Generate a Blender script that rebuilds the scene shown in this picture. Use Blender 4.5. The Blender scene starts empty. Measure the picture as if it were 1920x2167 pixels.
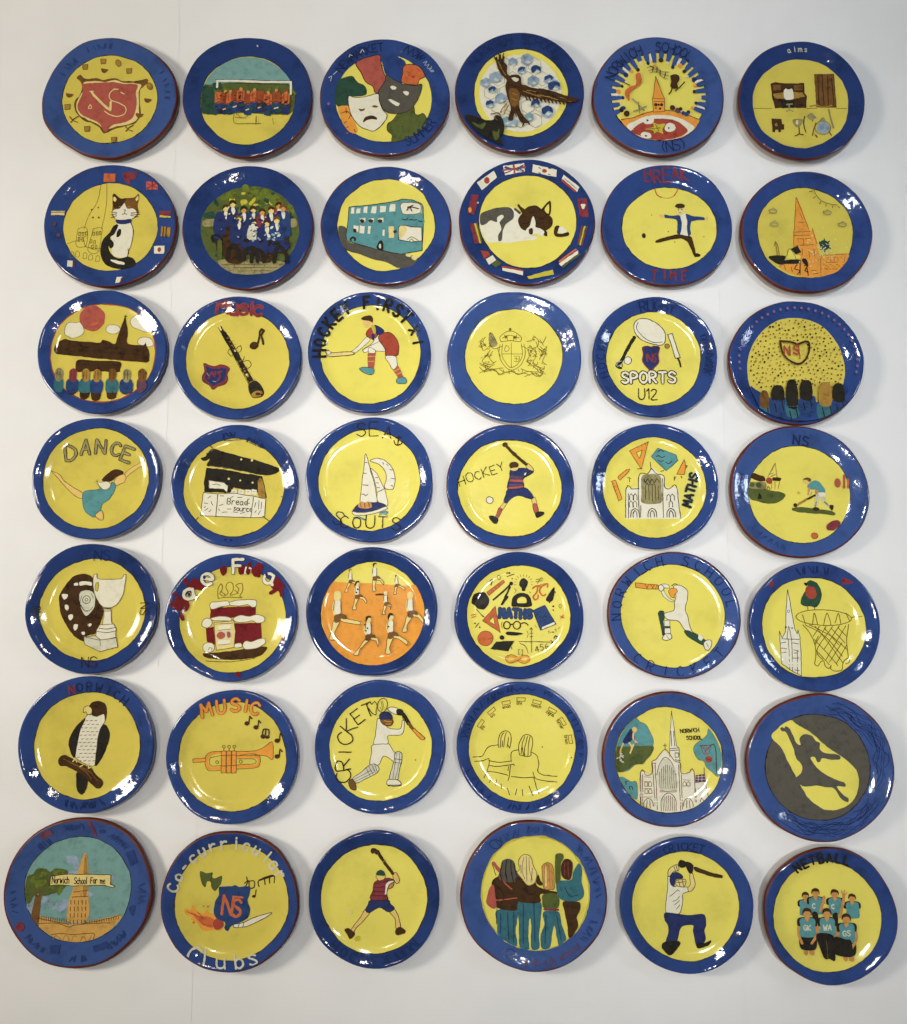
import bpy, math, random
from mathutils import Vector
from mathutils.geometry import delaunay_2d_cdt
from mathutils import noise as mn

sc = bpy.context.scene
COL = sc.collection
R = math.radians

# ---------------------------------------------------------------- camera
cam = bpy.data.cameras.new('camera')
cam.sensor_fit = 'VERTICAL'
cam.angle = R(58.747)
cam.clip_start = 0.05
cam.clip_end = 50
cam_o = bpy.data.objects.new('camera', cam)
COL.objects.link(cam_o)
cam_o.location = (0, -0.16075, 1.41087)
cam_o.rotation_euler = (R(6.5), 0, 0)
sc.camera = cam_o

# ---------------------------------------------------------------- light: a room with ceiling lamps, cooler daylight from the right
w = bpy.data.worlds.new('World'); sc.world = w; w.use_nodes = True
bg = w.node_tree.nodes['Background']
bg.inputs['Color'].default_value = (0.86, 0.92, 1.0, 1)
bg.inputs['Strength'].default_value = 0.12

def lamp(name, loc, target, sx, sy, watts, colour):
    l = bpy.data.lights.new(name, 'AREA'); l.shape = 'RECTANGLE'; l.size = sx; l.size_y = sy
    l.energy = watts; l.color = colour
    o = bpy.data.objects.new(name, l); COL.objects.link(o); o.location = loc
    o.rotation_euler = (Vector(target) - Vector(loc)).to_track_quat('-Z', 'Y').to_euler()
    return o
LAMPS = [
    ('ceiling_lamp', (-0.60, 0.64, 2.30), 0.10, 2.3, (1.0, 0.87, 0.67), 130),
    ('ceiling_lamp', (-0.60, -0.41, 2.30), 0.10, 2.7, (1.0, 0.86, 0.65), 130),
    ('ceiling_lamp', (-0.05, 0.116, 2.30), 0.10, 2.3, (0.95, 0.97, 1.0), 54),
    ('ceiling_lamp', (0.55, 0.64, 2.30), 0.10, 0.9, (0.78, 0.88, 1.0), 50),
    ('ceiling_lamp', (0.55, -0.41, 2.30), 0.10, 1.2, (0.93, 0.96, 1.0), 50),
]
WINDOWS = [
    ('window_light', (-2.3, 0.2, 1.75), (0.0, -0.1, 0), 0.40, 0.55, 37, (1.0, 0.93, 0.81)),
    ('window_light', (2.2, 0.3, 1.6), (0.0, 0.0, 0), 0.24, 0.34, 6, (0.74, 0.86, 1.0)),
]
for a in WINDOWS: lamp(*a)
for (n_, l_, s_, e_, c_, sp_) in LAMPS:
    o_ = lamp(n_, l_, (l_[0], l_[1], 0), s_, s_, e_, c_); o_.data.spread = R(sp_)

sc.view_settings.view_transform = 'Standard'
sc.view_settings.look = 'None'
sc.view_settings.gamma = 1
sc.view_settings.use_curve_mapping = False
sc.view_settings.exposure = 0.20
sc.cycles.max_bounces = 6

# ---------------------------------------------------------------- materials
def lin(h):
    c = [int(h[i:i+2], 16)/255 for i in (0, 2, 4)]
    return tuple(x/12.92 if x <= .04045 else ((x+.055)/1.055)**2.4 for x in c)

def glaze(name, hexa, var=0.12, rough=0.09, spec=0.5, bump=0.10, hexb=None, vscale=90, streak=1.0, fleck=0.0):
    """fired glaze: colour pools and thins with a soft noise, small surface ripples break up the reflections"""
    m = bpy.data.materials.new(name); m.use_nodes = True
    nt = m.node_tree; N = nt.nodes; L = nt.links
    b = N['Principled BSDF']
    tc = N.new('ShaderNodeTexCoord')
    geo = N.new('ShaderNodeNewGeometry')
    n1 = N.new('ShaderNodeTexNoise'); n1.inputs['Scale'].default_value = vscale; n1.inputs['Detail'].default_value = 5
    n1.inputs['Roughness'].default_value = 0.65
    mp = N.new('ShaderNodeMapping'); mp.inputs['Scale'].default_value = (1, streak, 1)
    L.new(geo.outputs['Position'], mp.inputs['Vector']); L.new(mp.outputs[0], n1.inputs['Vector'])
    r = N.new('ShaderNodeValToRGB')
    c = lin(hexa)
    lo = lin(hexb) if hexb else tuple(x*(1-var*2.0) for x in c)
    hi = tuple(min(1, x*(1+var*0.8)) for x in c)
    r.color_ramp.elements[0].position = 0.30; r.color_ramp.elements[0].color = (*lo, 1)
    r.color_ramp.elements[1].position = 0.70; r.color_ramp.elements[1].color = (*hi, 1)
    e = r.color_ramp.elements.new(0.48); e.color = (*c, 1)
    L.new(n1.outputs['Fac'], r.inputs['Fac'])
    L.new(r.outputs['Color'], b.inputs['Base Color'])
    b.inputs['Roughness'].default_value = rough
    b.inputs['Specular IOR Level'].default_value = spec
    n2 = N.new('ShaderNodeTexNoise'); n2.inputs['Scale'].default_value = 120; n2.inputs['Detail'].default_value = 3
    L.new(geo.outputs['Position'], n2.inputs['Vector'])
    n3 = N.new('ShaderNodeTexNoise'); n3.inputs['Scale'].default_value = 34; n3.inputs['Detail'].default_value = 2
    L.new(geo.outputs['Position'], n3.inputs['Vector'])
    ma = N.new('ShaderNodeMath'); ma.operation = 'MULTIPLY_ADD'; ma.inputs[1].default_value = 2.2
    L.new(n3.outputs['Fac'], ma.inputs[0]); L.new(n2.outputs['Fac'], ma.inputs[2])
    bp = N.new('ShaderNodeBump'); bp.inputs['Strength'].default_value = bump; bp.inputs['Distance'].default_value = 0.0016
    L.new(ma.outputs[0], bp.inputs['Height']); L.new(bp.outputs['Normal'], b.inputs['Normal'])
    return m

MAT = {}
def M_(key, *a, **k): MAT[key] = glaze(key + '_glaze', *a, **k)
M_('yellow', 'd7ca5c', var=0.06, vscale=16, bump=0.08, rough=0.12, spec=0.36)
M_('yellowdim', 'c9b850', var=0.08, vscale=16, bump=0.08, rough=0.12, spec=0.36)
M_('fadedorange', 'c4974e', var=0.15)
M_('rimfaint', '2a3c6c', var=0.12)
M_('rust', '8e4626', var=0.25)
M_('olive', 'b9ab38', var=0.08)
M_('blue', '293f74', var=0.20, vscale=22, bump=0.17, rough=0.06)
M_('bluepale', '374e82', var=0.15, vscale=22, bump=0.15, rough=0.08)
M_('bluedark', '213566', var=0.20, vscale=22, bump=0.17, rough=0.06)
M_('deepblue', '1c3574', var=0.2)
M_('rimink', '1c2950', var=0.15)
M_('ink', '30220f', var=0.25)
M_('fine', '6b5820', var=0.2)
M_('black', '26221a', var=0.25)
M_('brown', '402a14', var=0.3)
M_('brownmid', '6d4a22', var=0.3)
M_('tan', '9a7634', var=0.25)
M_('white', 'd8d2ba', var=0.05)
M_('whitewash', 'c3c0a8', var=0.15)
M_('cream', 'd6c37c', var=0.08)
M_('skin', 'd6b569', var=0.08)
M_('fleshy', 'c08a4c', var=0.15)
M_('red', '9a4232', var=0.18)
M_('rose', 'a45244', var=0.14)
M_('maroon', '6b1a1c', var=0.2)
M_('rimred', '7a3338', var=0.25)
M_('rimpink', '7a5a86', var=0.2)
M_('orange', 'd8913a', var=0.10)
M_('orangered', 'bd6236', var=0.15)
M_('teal', '558a8a', var=0.12)
M_('tealdark', '35646c', var=0.18)
M_('sky', '70958f', var=0.12)
M_('green', '50592a', var=0.2)
M_('greendark', '2a4636', var=0.25)
M_('leaf', '5f6a24', var=0.35, vscale=160)
M_('grey', '524e44', var=0.12)
M_('midblue', '283e68', var=0.25)
M_('navy', '27305a', var=0.2)
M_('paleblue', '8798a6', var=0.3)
M_('pinkred', 'b5564a', var=0.15)
M_('purple', '5a3f50', var=0.25)
M_('stone', '8d8458', var=0.25)

def plain(name, hexa, rough=0.6, var=0.1, scale=60, bump=0.2, dist=0.001):
    m = glaze(name, hexa, var=var, rough=rough, spec=0.3, bump=bump, vscale=scale)
    return m
MAT['clay'] = plain('terracotta_clay', '582416', rough=0.42, var=0.22, scale=70)
MAT['bluedge'] = MAT['blue']

# ---------------------------------------------------------------- paper
def paper_mat(name, hexa):
    m = bpy.data.materials.new(name); m.use_nodes = True
    N = m.node_tree.nodes; L = m.node_tree.links; b = N['Principled BSDF']
    g = N.new('ShaderNodeNewGeometry'); n = N.new('ShaderNodeTexNoise'); n.inputs['Scale'].default_value = 9; n.inputs['Detail'].default_value = 6
    L.new(g.outputs['Position'], n.inputs['Vector'])
    r = N.new('ShaderNodeValToRGB'); c = lin(hexa)
    r.color_ramp.elements[0].color = (*[x*0.965 for x in c], 1); r.color_ramp.elements[1].color = (*c, 1)
    r.color_ramp.elements[0].position = .35; r.color_ramp.elements[1].position = .65
    L.new(n.outputs['Fac'], r.inputs['Fac']); L.new(r.outputs['Color'], b.inputs['Base Color'])
    b.inputs['Roughness'].default_value = 0.75; b.inputs['Specular IOR Level'].default_value = 0.25
    n2 = N.new('ShaderNodeTexNoise'); n2.inputs['Scale'].default_value = 7; n2.inputs['Detail'].default_value = 3
    L.new(g.outputs['Position'], n2.inputs['Vector'])
    n3 = N.new('ShaderNodeTexNoise'); n3.inputs['Scale'].default_value = 900
    L.new(g.outputs['Position'], n3.inputs['Vector'])
    ma = N.new('ShaderNodeMath'); ma.operation = 'MULTIPLY_ADD'; ma.inputs[1].default_value = 0.02
    L.new(n3.outputs['Fac'], ma.inputs[0]); L.new(n2.outputs['Fac'], ma.inputs[2])
    bp = N.new('ShaderNodeBump'); bp.inputs['Strength'].default_value = 0.35; bp.inputs['Distance'].default_value = 0.006
    L.new(ma.outputs[0], bp.inputs['Height']); L.new(bp.outputs['Normal'], b.inputs['Normal'])
    return m
PAPER = paper_mat('white_paper', 'e2e1de')

def new_obj(name, verts, faces, mats, parent=None, smooth=True, normals=None, fm=None):
    me = bpy.data.meshes.new(name)
    me.from_pydata(verts, [], faces)
    for m in mats: me.materials.append(m)
    if fm: me.polygons.foreach_set('material_index', fm)
    if smooth: me.polygons.foreach_set('use_smooth', [True]*len(faces))
    me.update()
    if normals: me.normals_split_custom_set_from_vertices(normals)
    o = bpy.data.objects.new(name, me); COL.objects.link(o); o.parent = parent
    return o

# table under the paper
def box(name, x0, x1, y0, y1, z0, z1, mat):
    v = [(x, y, z) for z in (z0, z1) for y in (y0, y1) for x in (x0, x1)]
    f = [(0, 2, 3, 1), (4, 5, 7, 6), (0, 1, 5, 4), (2, 6, 7, 3), (0, 4, 6, 2), (1, 3, 7, 5)]
    return new_obj(name, v, f, [mat], smooth=False)
tb = box('table_top', -1.3, 1.3, -1.25, 1.30, -0.04, -0.0025, paper_mat('laminate', 'cfcac0'))
tb['kind'] = 'structure'

def bend(y):                       # the far edge of the paper curls up a little
    return 2.2*max(0, y-0.79)**2
SHEETS = [  # x0, x1, y0, y1, level, label
    (-0.885, -0.455, 0.352, 0.955, 1, 'top left sheet of white paper under the red shield plate'),
    (-0.460, 0.010, 0.352, 0.953, 0, 'top sheet of white paper under the football team and theatre mask plates'),
    (0.006, 0.424, 0.357, 0.956, 1, 'top sheet of white paper under the bird and harbour-bridge coloured crowd plates'),
    (0.419, 0.880, 0.353, 0.952, 0, 'top right sheet of white paper under the piano plate'),
    (-0.880, -0.452, -0.240, 0.358, 3, 'middle left sheet of white paper under the dancer plate'),
    (-0.455, 0.066, -0.242, 0.357, 2, 'middle sheet of white paper under the sailing boat plate'),
    (0.0625, 0.426, -0.238, 0.362, 3, 'middle sheet of white paper under the rugby ball plate'),
    (0.422, 0.885, -0.241, 0.364, 2, 'middle right sheet of white paper under the dotted crowd plate'),
    (-0.882, -0.385, -0.840, -0.234, 1, 'bottom left sheet of white paper under the perched bird plate'),
    (-0.389, 0.062, -0.838, -0.236, 0, 'bottom sheet of white paper under the trumpet plate'),
    (0.058, 0.428, -0.842, -0.233, 1, 'bottom sheet of white paper under the four friends plate'),
    (0.424, 0.884, -0.840, -0.235, 0, 'bottom right sheet of white paper under the netball team plate'),
]
SHEETS[2] = SHEETS[2][:5] + ('top sheet of white paper under the flying bird and pizza scene plates',)
rs = random.Random(5)
for (x0, x1, y0, y1, lev, lab) in SHEETS:
    def cuts(a, b, n):
        return [a, a+.004, a+.009, a+.016, a+.028] + [a+.028+(b-a-.056)*i/n for i in range(1, n)] + [b-.028, b-.016, b-.009, b-.004, b]
    xs, ys = cuts(x0, x1, 6), cuts(y0, y1, 24); nx, ny = len(xs)-1, len(ys)-1
    v = []; f = []
    ph = rs.random()*9
    for j in range(ny+1):
        for i in range(nx+1):
            x = xs[i]; y = ys[j]
            e_ = min(x-x0, x1-x, y-y0, y1-y)
            v.append((x, y, 0.00012*lev - 0.0006 + bend(y) + 0.0002*lev*math.exp(-e_/0.012)))
    for j in range(ny):
        for i in range(nx):
            a = j*(nx+1)+i; f.append((a, a+1, a+nx+2, a+nx+1))
    o = new_obj('paper_sheet', v, f, [PAPER])
    o['label'] = lab; o['category'] = 'paper'; o['group'] = 'paper sheets covering the table'
TAB={
11:(-0.5586,0.6749,0.1100,0.1025,-0.403,0.603, 477.5,432.5,407.5,357.5, 481.5,445,286.5,263),
12:(-0.3341,0.6739,0.1064,0.1043,-0.241,0.603, 1309,436,394,364, 1315,462.5,285,262.5),
13:(-0.1113,0.6735,0.1057,0.1010,-0.080,0.602, 436.5,437.5,391.5,352.5, 431,450,291,260),
14:(0.1070,0.6814,0.1045,0.1033,0.077,0.608, 1245,410,387,360, 1251,420,281,265),
15:(0.3321,0.6742,0.1080,0.1032,0.240,0.603, 438,435,400,360, 435,439,285,261),
16:(0.5628,0.6680,0.1029,0.1012,0.406,0.598, 1293.5,456.5,381.5,353.5, 1285,480,287,265),
21:(-0.5465,0.4563,0.1060,0.1022,-0.395,0.446, 487.5,416,399.5,369, 493,430,283,265),
22:(-0.3276,0.4531,0.1048,0.1032,-0.237,0.443, 1312,427.5,395,372.5, 1327.5,445,297.5,265),
23:(-0.1077,0.4562,0.1048,0.0995,-0.078,0.446, 443,416,395,359, 445,414.5,290,277.5),
24:(0.1167,0.4628,0.1085,0.1047,0.084,0.450, 1288.5,392.5,408.5,377.5, 1295.5,395,292.5,277),
25:(0.3398,0.4573,0.1048,0.1018,0.245,0.446, 488,412.5,395,367.5, 497.5,436,284.5,246),
26:(0.5615,0.4458,0.1048,0.1012,0.405,0.438, 1325,454,395,366, 1314,462.5,289,272.5),
31:(-0.5502,0.2510,0.1005,0.0984,-0.397,0.297, 440,405,385,367, 445,416.5,317,298.5),
32:(-0.3384,0.2409,0.1005,0.0984,-0.244,0.290, 1250,442.5,385,367.5, 1252,457.5,310,292.5),
33:(-0.1309,0.2489,0.0963,0.0972,-0.095,0.296, 404,412.5,369,362.5, 409,426,301,296),
34:(0.0951,0.2433,0.1049,0.1048,0.069,0.292, 1270,434,402,391, 1265,440,295,285),
35:(0.3152,0.2411,0.0981,0.0974,0.228,0.290, 444,413.5,376,363.5, 433.5,422.5,283.5,279.5),
36:(0.5360,0.2324,0.1060,0.1000,0.387,0.284, 1291.5,446,406.5,374, 1286,487.5,291,312.5),
41:(-0.5518,0.0497,0.0996,0.0957,-0.398,0.152, 427.5,403.5,387.5,368.5, 434,407,316,305),
42:(-0.3368,0.0380,0.0976,0.0950,-0.243,0.144, 1263,448.5,380,366.5, 1261,458.5,304,293.5),
43:(-0.1296,0.0474,0.0988,0.0980,-0.094,0.150, 457.5,412.5,384.5,377.5, 457.5,416,307.5,304),
44:(0.0883,0.0363,0.0991,0.0972,0.064,0.142, 1306,455,386,375, 1301,463.5,311,293.5),
45:(0.3093,0.0377,0.0991,0.0976,0.223,0.143, 441,421.5,386,376.5, 439,431.5,309,301.5),
46:(0.5324,0.0288,0.1074,0.1033,0.384,0.137, 1311.5,456,418.5,399, 1307.5,472.5,305.5,292.5),
51:(-0.5491,-0.1497,0.1002,0.0981,-0.396,0.008, 431.5,420,396.5,390, 441.5,427.5,316.5,305.5),
52:(-0.3370,-0.1636,0.0995,0.0966,-0.243,-0.002, 1269,475,394,385, 1280,485,320,315),
53:(-0.1235,-0.1540,0.0998,0.0980,-0.089,0.005, 445,437,395,390, 451,451,311,311),
54:(0.0995,-0.1600,0.0979,0.0964,0.072,0.001, 1327.5,461,387.5,384, 1323.5,464,308.5,306),
55:(0.3340,-0.1600,0.1014,0.0960,0.241,0.001, 501.5,432.5,401.5,382.5, 491.5,435.5,311.5,307.5),
56:(0.5468,-0.1771,0.0996,0.0974,0.395,-0.012, 1347,501,395,389, 1335,505,313,303),
61:(-0.5485,-0.3521,0.1016,0.1005,-0.396,-0.138, 453.5,446.5,408.5,413.5, 463.5,448.5,316.5,321.5),
62:(-0.3297,-0.3694,0.0993,0.0981,-0.238,-0.151, 1332,517.5,400,404.5, 1335,515,325,330),
63:(-0.1101,-0.3554,0.0980,0.0984,-0.080,-0.141, 462.5,460,394.5,405, 469,465,311,315),
64:(0.1024,-0.3558,0.0975,0.0963,0.074,-0.141, 1317.5,461.5,392.5,396.5, 1317.5,459.5,322.5,322.5),
65:(0.3207,-0.3727,0.1004,0.0990,0.232,-0.153, 436.5,467.5,398.5,402.5, 431.5,469,316.5,314),
66:(0.5448,-0.3840,0.1102,0.1071,0.393,-0.161, 1327.5,514,437.5,436, 1308.5,513,308.5,315),
71:(-0.5522,-0.5642,0.1104,0.1073,-0.399,-0.291, 441.5,471.5,438.5,443.5, 443.5,453.5,311.5,311.5),
72:(-0.3277,-0.5766,0.1015,0.1001,-0.237,-0.300, 1331.5,522.5,403.5,414.5, 1343.5,519,331.5,339),
73:(-0.1161,-0.5733,0.0964,0.0971,-0.084,-0.298, 437.5,501,377.5,396, 440,494,308,314),
74:(0.1177,-0.5682,0.1080,0.1077,0.085,-0.294, 1352.5,481,422.5,439, 1359,460,309,328),
75:(0.3414,-0.5819,0.0973,0.0962,0.247,-0.304, 515,497,393,405, 507,496,315,324),
76:(0.5506,-0.5962,0.0976,0.0960,0.398,-0.314, 1362.5,557,394.5,405, 1341,558.5,319,326.5),
}
# ---------------------------------------------------------------- plate engine
CAMK = 1/(1.41087-0.026)
FONT = {
'A':"0,0 2,6 4,0;1,2.2 3,2.2",'B':"0,0 0,6 2.6,6 3.4,4.8 2.6,3.3 0,3.2 2.8,3 3.8,1.6 2.8,0 0,0",'C':"3.8,5 2.4,6 .8,5.2 0,3 .8,.8 2.4,0 3.8,1",
'D':"0,0 0,6 2,5.8 3.8,4 3.6,1.6 2,0 0,0",'E':"3.6,6 0,6 0,0 3.6,0;0,3.1 2.8,3.1",'F':"3.6,6 0,6 0,0;0,3.2 2.6,3.2",'G':"3.8,5 2.4,6 .8,5.2 0,3 .8,.6 2.4,0 3.8,1 3.8,2.8 2.4,2.8",
'H':"0,0 0,6;4,0 4,6;0,3 4,3",'I':"1,0 1,6",'J':"3,6 3,1.4 2,0 .6,.4 0,1.6",'K':"0,0 0,6;3.6,6 0,2.8 3.8,0",'L':"0,6 0,0 3.4,0",'M':"0,0 .4,6 2,2.4 3.6,6 4,0",
'N':"0,0 0,6 3.8,0 3.8,6",'O':"2,6 .4,5 0,3 .4,1 2,0 3.6,1 4,3 3.6,5 2,6",'P':"0,0 0,6 2.6,6 3.6,4.8 2.8,3.2 0,2.8",'Q':"2,6 .4,5 0,3 .4,1 2,0 3.6,1 4,3 3.6,5 2,6;2.4,1.6 4,-.6",
'R':"0,0 0,6 2.6,6 3.6,4.8 2.8,3.2 0,2.9;1.4,2.9 3.8,0",'S':"3.6,5 2.2,6 .6,5.4 .4,4 2,3.1 3.5,2.2 3.4,.8 1.8,0 0,.9",'T':"0,6 4,6;2,6 2,0",'U':"0,6 0,1.6 1,0 2.8,0 3.8,1.6 3.8,6",
'V':"0,6 2,0 4,6",'W':"0,6 1,0 2.2,4 3.4,0 4.4,6",'X':"0,0 4,6;0,6 4,0",'Y':"0,6 2,3 4,6;2,3 2,0",'Z':"0,6 4,6 0,0 4,0",
'a':"3,3.6 1.6,4 .3,3 .2,1 1.4,0 2.8,.8 3,3.8 3,.6 3.6,0",'b':"0,6 0,0;0,3 1.4,4 3,3 3,1 1.4,0 0,1",'c':"3,3.4 1.6,4 .2,2.8 .2,1.2 1.6,0 3,.7",'d':"3,6 3,0;3,3 1.6,4 .2,2.8 .2,1.2 1.6,0 3,1",
'e':"0.2,2.1 3,2.3 2.6,3.6 1.4,4 .2,2.8 .3,1 1.6,0 3,.7",'f':"2.6,5.6 1.4,6 1,4.6 1,0;0,3.6 2.4,3.6",'g':"3,4 3,-1 1.6,-2 .2,-1.2;3,3.2 1.6,4 .2,2.8 .4,1 1.8,.4 3,1.6",'h':"0,6 0,0;0,2.8 1.6,4 2.8,3 2.8,0",
'i':"1,4 1,0;1,5.3 1,5.7",'j':"2,4 2,-1 1,-2 0,-1;2,5.3 2,5.7",'k':"0,6 0,0;2.6,4 0,1.8 2.8,0",'l':"1,6 1,0",'m':"0,4 0,0;0,3 1,4 2,3 2,0;2,3 3,4 4,3 4,0",'n':"0,4 0,0;0,3 1.6,4 2.8,3 2.8,0",
'o':"1.6,4 .2,3 .2,1 1.6,0 3,1 3,3 1.6,4",'p':"0,4 0,-2;0,3 1.6,4 3,3 3,1 1.6,0 0,1",'q':"3,4 3,-2;3,3 1.6,4 .2,3 .2,1 1.6,0 3,1",'r':"0,4 0,0;0,2.6 1.4,4 2.6,3.6",'s':"2.6,3.4 1.2,4 .2,3.2 2.4,1.4 2.4,.4 1,0 0,.6",
't':"1.2,5.6 1.2,.6 2.4,.2;0,4 2.6,4",'u':"0,4 0,1 1.2,0 2.8,1 2.8,4;2.8,1 3,0",'v':"0,4 1.4,0 2.8,4",'w':"0,4 .8,0 1.8,3 2.8,0 3.6,4",'x':"0,0 3,4;0,4 3,0",'y':"0,4 1.4,1;2.8,4 .4,-2",'z':"0,4 3,4 0,0 3,0",
'0':"2,6 .4,5 0,3 .4,1 2,0 3.6,1 4,3 3.6,5 2,6",'1':"0,4.6 1.4,6 1.4,0",'2':"0,5 1.4,6 3.2,5.4 3,3.6 0,0 3.8,0",'4':"2.8,0 2.8,5 0,1.8 3.8,1.8",'5':"3.4,6 .6,6 .3,3.4 2.4,3.6 3.6,2 2.4,0 0,.6",'6':"3,6 .8,4 .2,1.6 1.6,0 3.4,1.2 2.6,3 .5,2.4",
'-':"0,2.5 2,2.5",'=':"0,2 3,2;0,3.6 3,3.6",'(':"1.6,6 .4,3 1.6,0",')':".4,6 1.6,3 .4,0",'[':"1.8,6 .4,6 .4,0 1.8,0",']':".4,6 1.8,6 1.8,0 .4,0",'<':"2.6,5 0,3 2.6,1",'$':"3.6,5 2.2,6 .6,5.4 .4,4 2,3.1 3.5,2.2 3.4,.8 1.8,0 0,.9;2,7 2,-1",'\'':"1,6 1,4.6",
'/':"0,0 3,6",'.':"1,0 1,.5",
}
def pts(s):
    if not isinstance(s, str): return [tuple(p) for p in s]
    return [tuple(float(a) for a in q.split(',')) for q in s.split()]
def crom(P, closed, step=9.0):
    """Catmull-Rom through the points"""
    n = len(P)
    if n < 3: return resample(P, closed, step)
    out = []
    for i in range(n if closed else n-1):
        if closed: a, b, c, d = P[i-1], P[i], P[(i+1) % n], P[(i+2) % n]
        else: a, b, c, d = P[max(0, i-1)], P[i], P[i+1], P[min(n-1, i+2)]
        k = max(1, int(math.hypot(c[0]-b[0], c[1]-b[1])/step))
        for j in range(k):
            t = j/k; t2 = t*t; t3 = t2*t
            out.append(tuple(.5*(2*b[m]+(c[m]-a[m])*t+(2*a[m]-5*b[m]+4*c[m]-d[m])*t2+(3*b[m]-a[m]-3*c[m]+d[m])*t3) for m in (0, 1)))
    if not closed: out.append(P[-1])
    return out
def resample(P, closed, step=12.0):
    out = []; n = len(P)
    for i in range(n if closed else n-1):
        b, c = P[i], P[(i+1) % n]
        k = max(1, int(math.ceil(math.hypot(c[0]-b[0], c[1]-b[1])/step)))
        for j in range(k): out.append((b[0]+(c[0]-b[0])*j/k, b[1]+(c[1]-b[1])*j/k))
    if not closed: out.append(P[-1])
    return out
def wob(P, seed, amp, scale=0.035):
    if amp <= 0: return P
    f = scale*5.5; b = min(1.5, amp*.5)
    return [(x+amp*mn.noise((x*scale, y*scale, seed))+b*mn.noise((x*f, y*f, seed+3)), y+amp*mn.noise((x*scale+40, y*scale+9, seed))+b*mn.noise((x*f+7, y*f+31, seed))) for x, y in P]
def area(P):
    return sum(P[i-1][0]*P[i][1]-P[i][0]*P[i-1][1] for i in range(len(P)))/2

def inside(x, y, V, face):
    c = False; j = face[-1]
    for i in face:
        a, b = V[i], V[j]
        if (a[1] > y) != (b[1] > y) and x < (b[0]-a[0])*(y-a[1])/(b[1]-a[1])+a[0]: c = not c
        j = i
    return c

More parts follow.
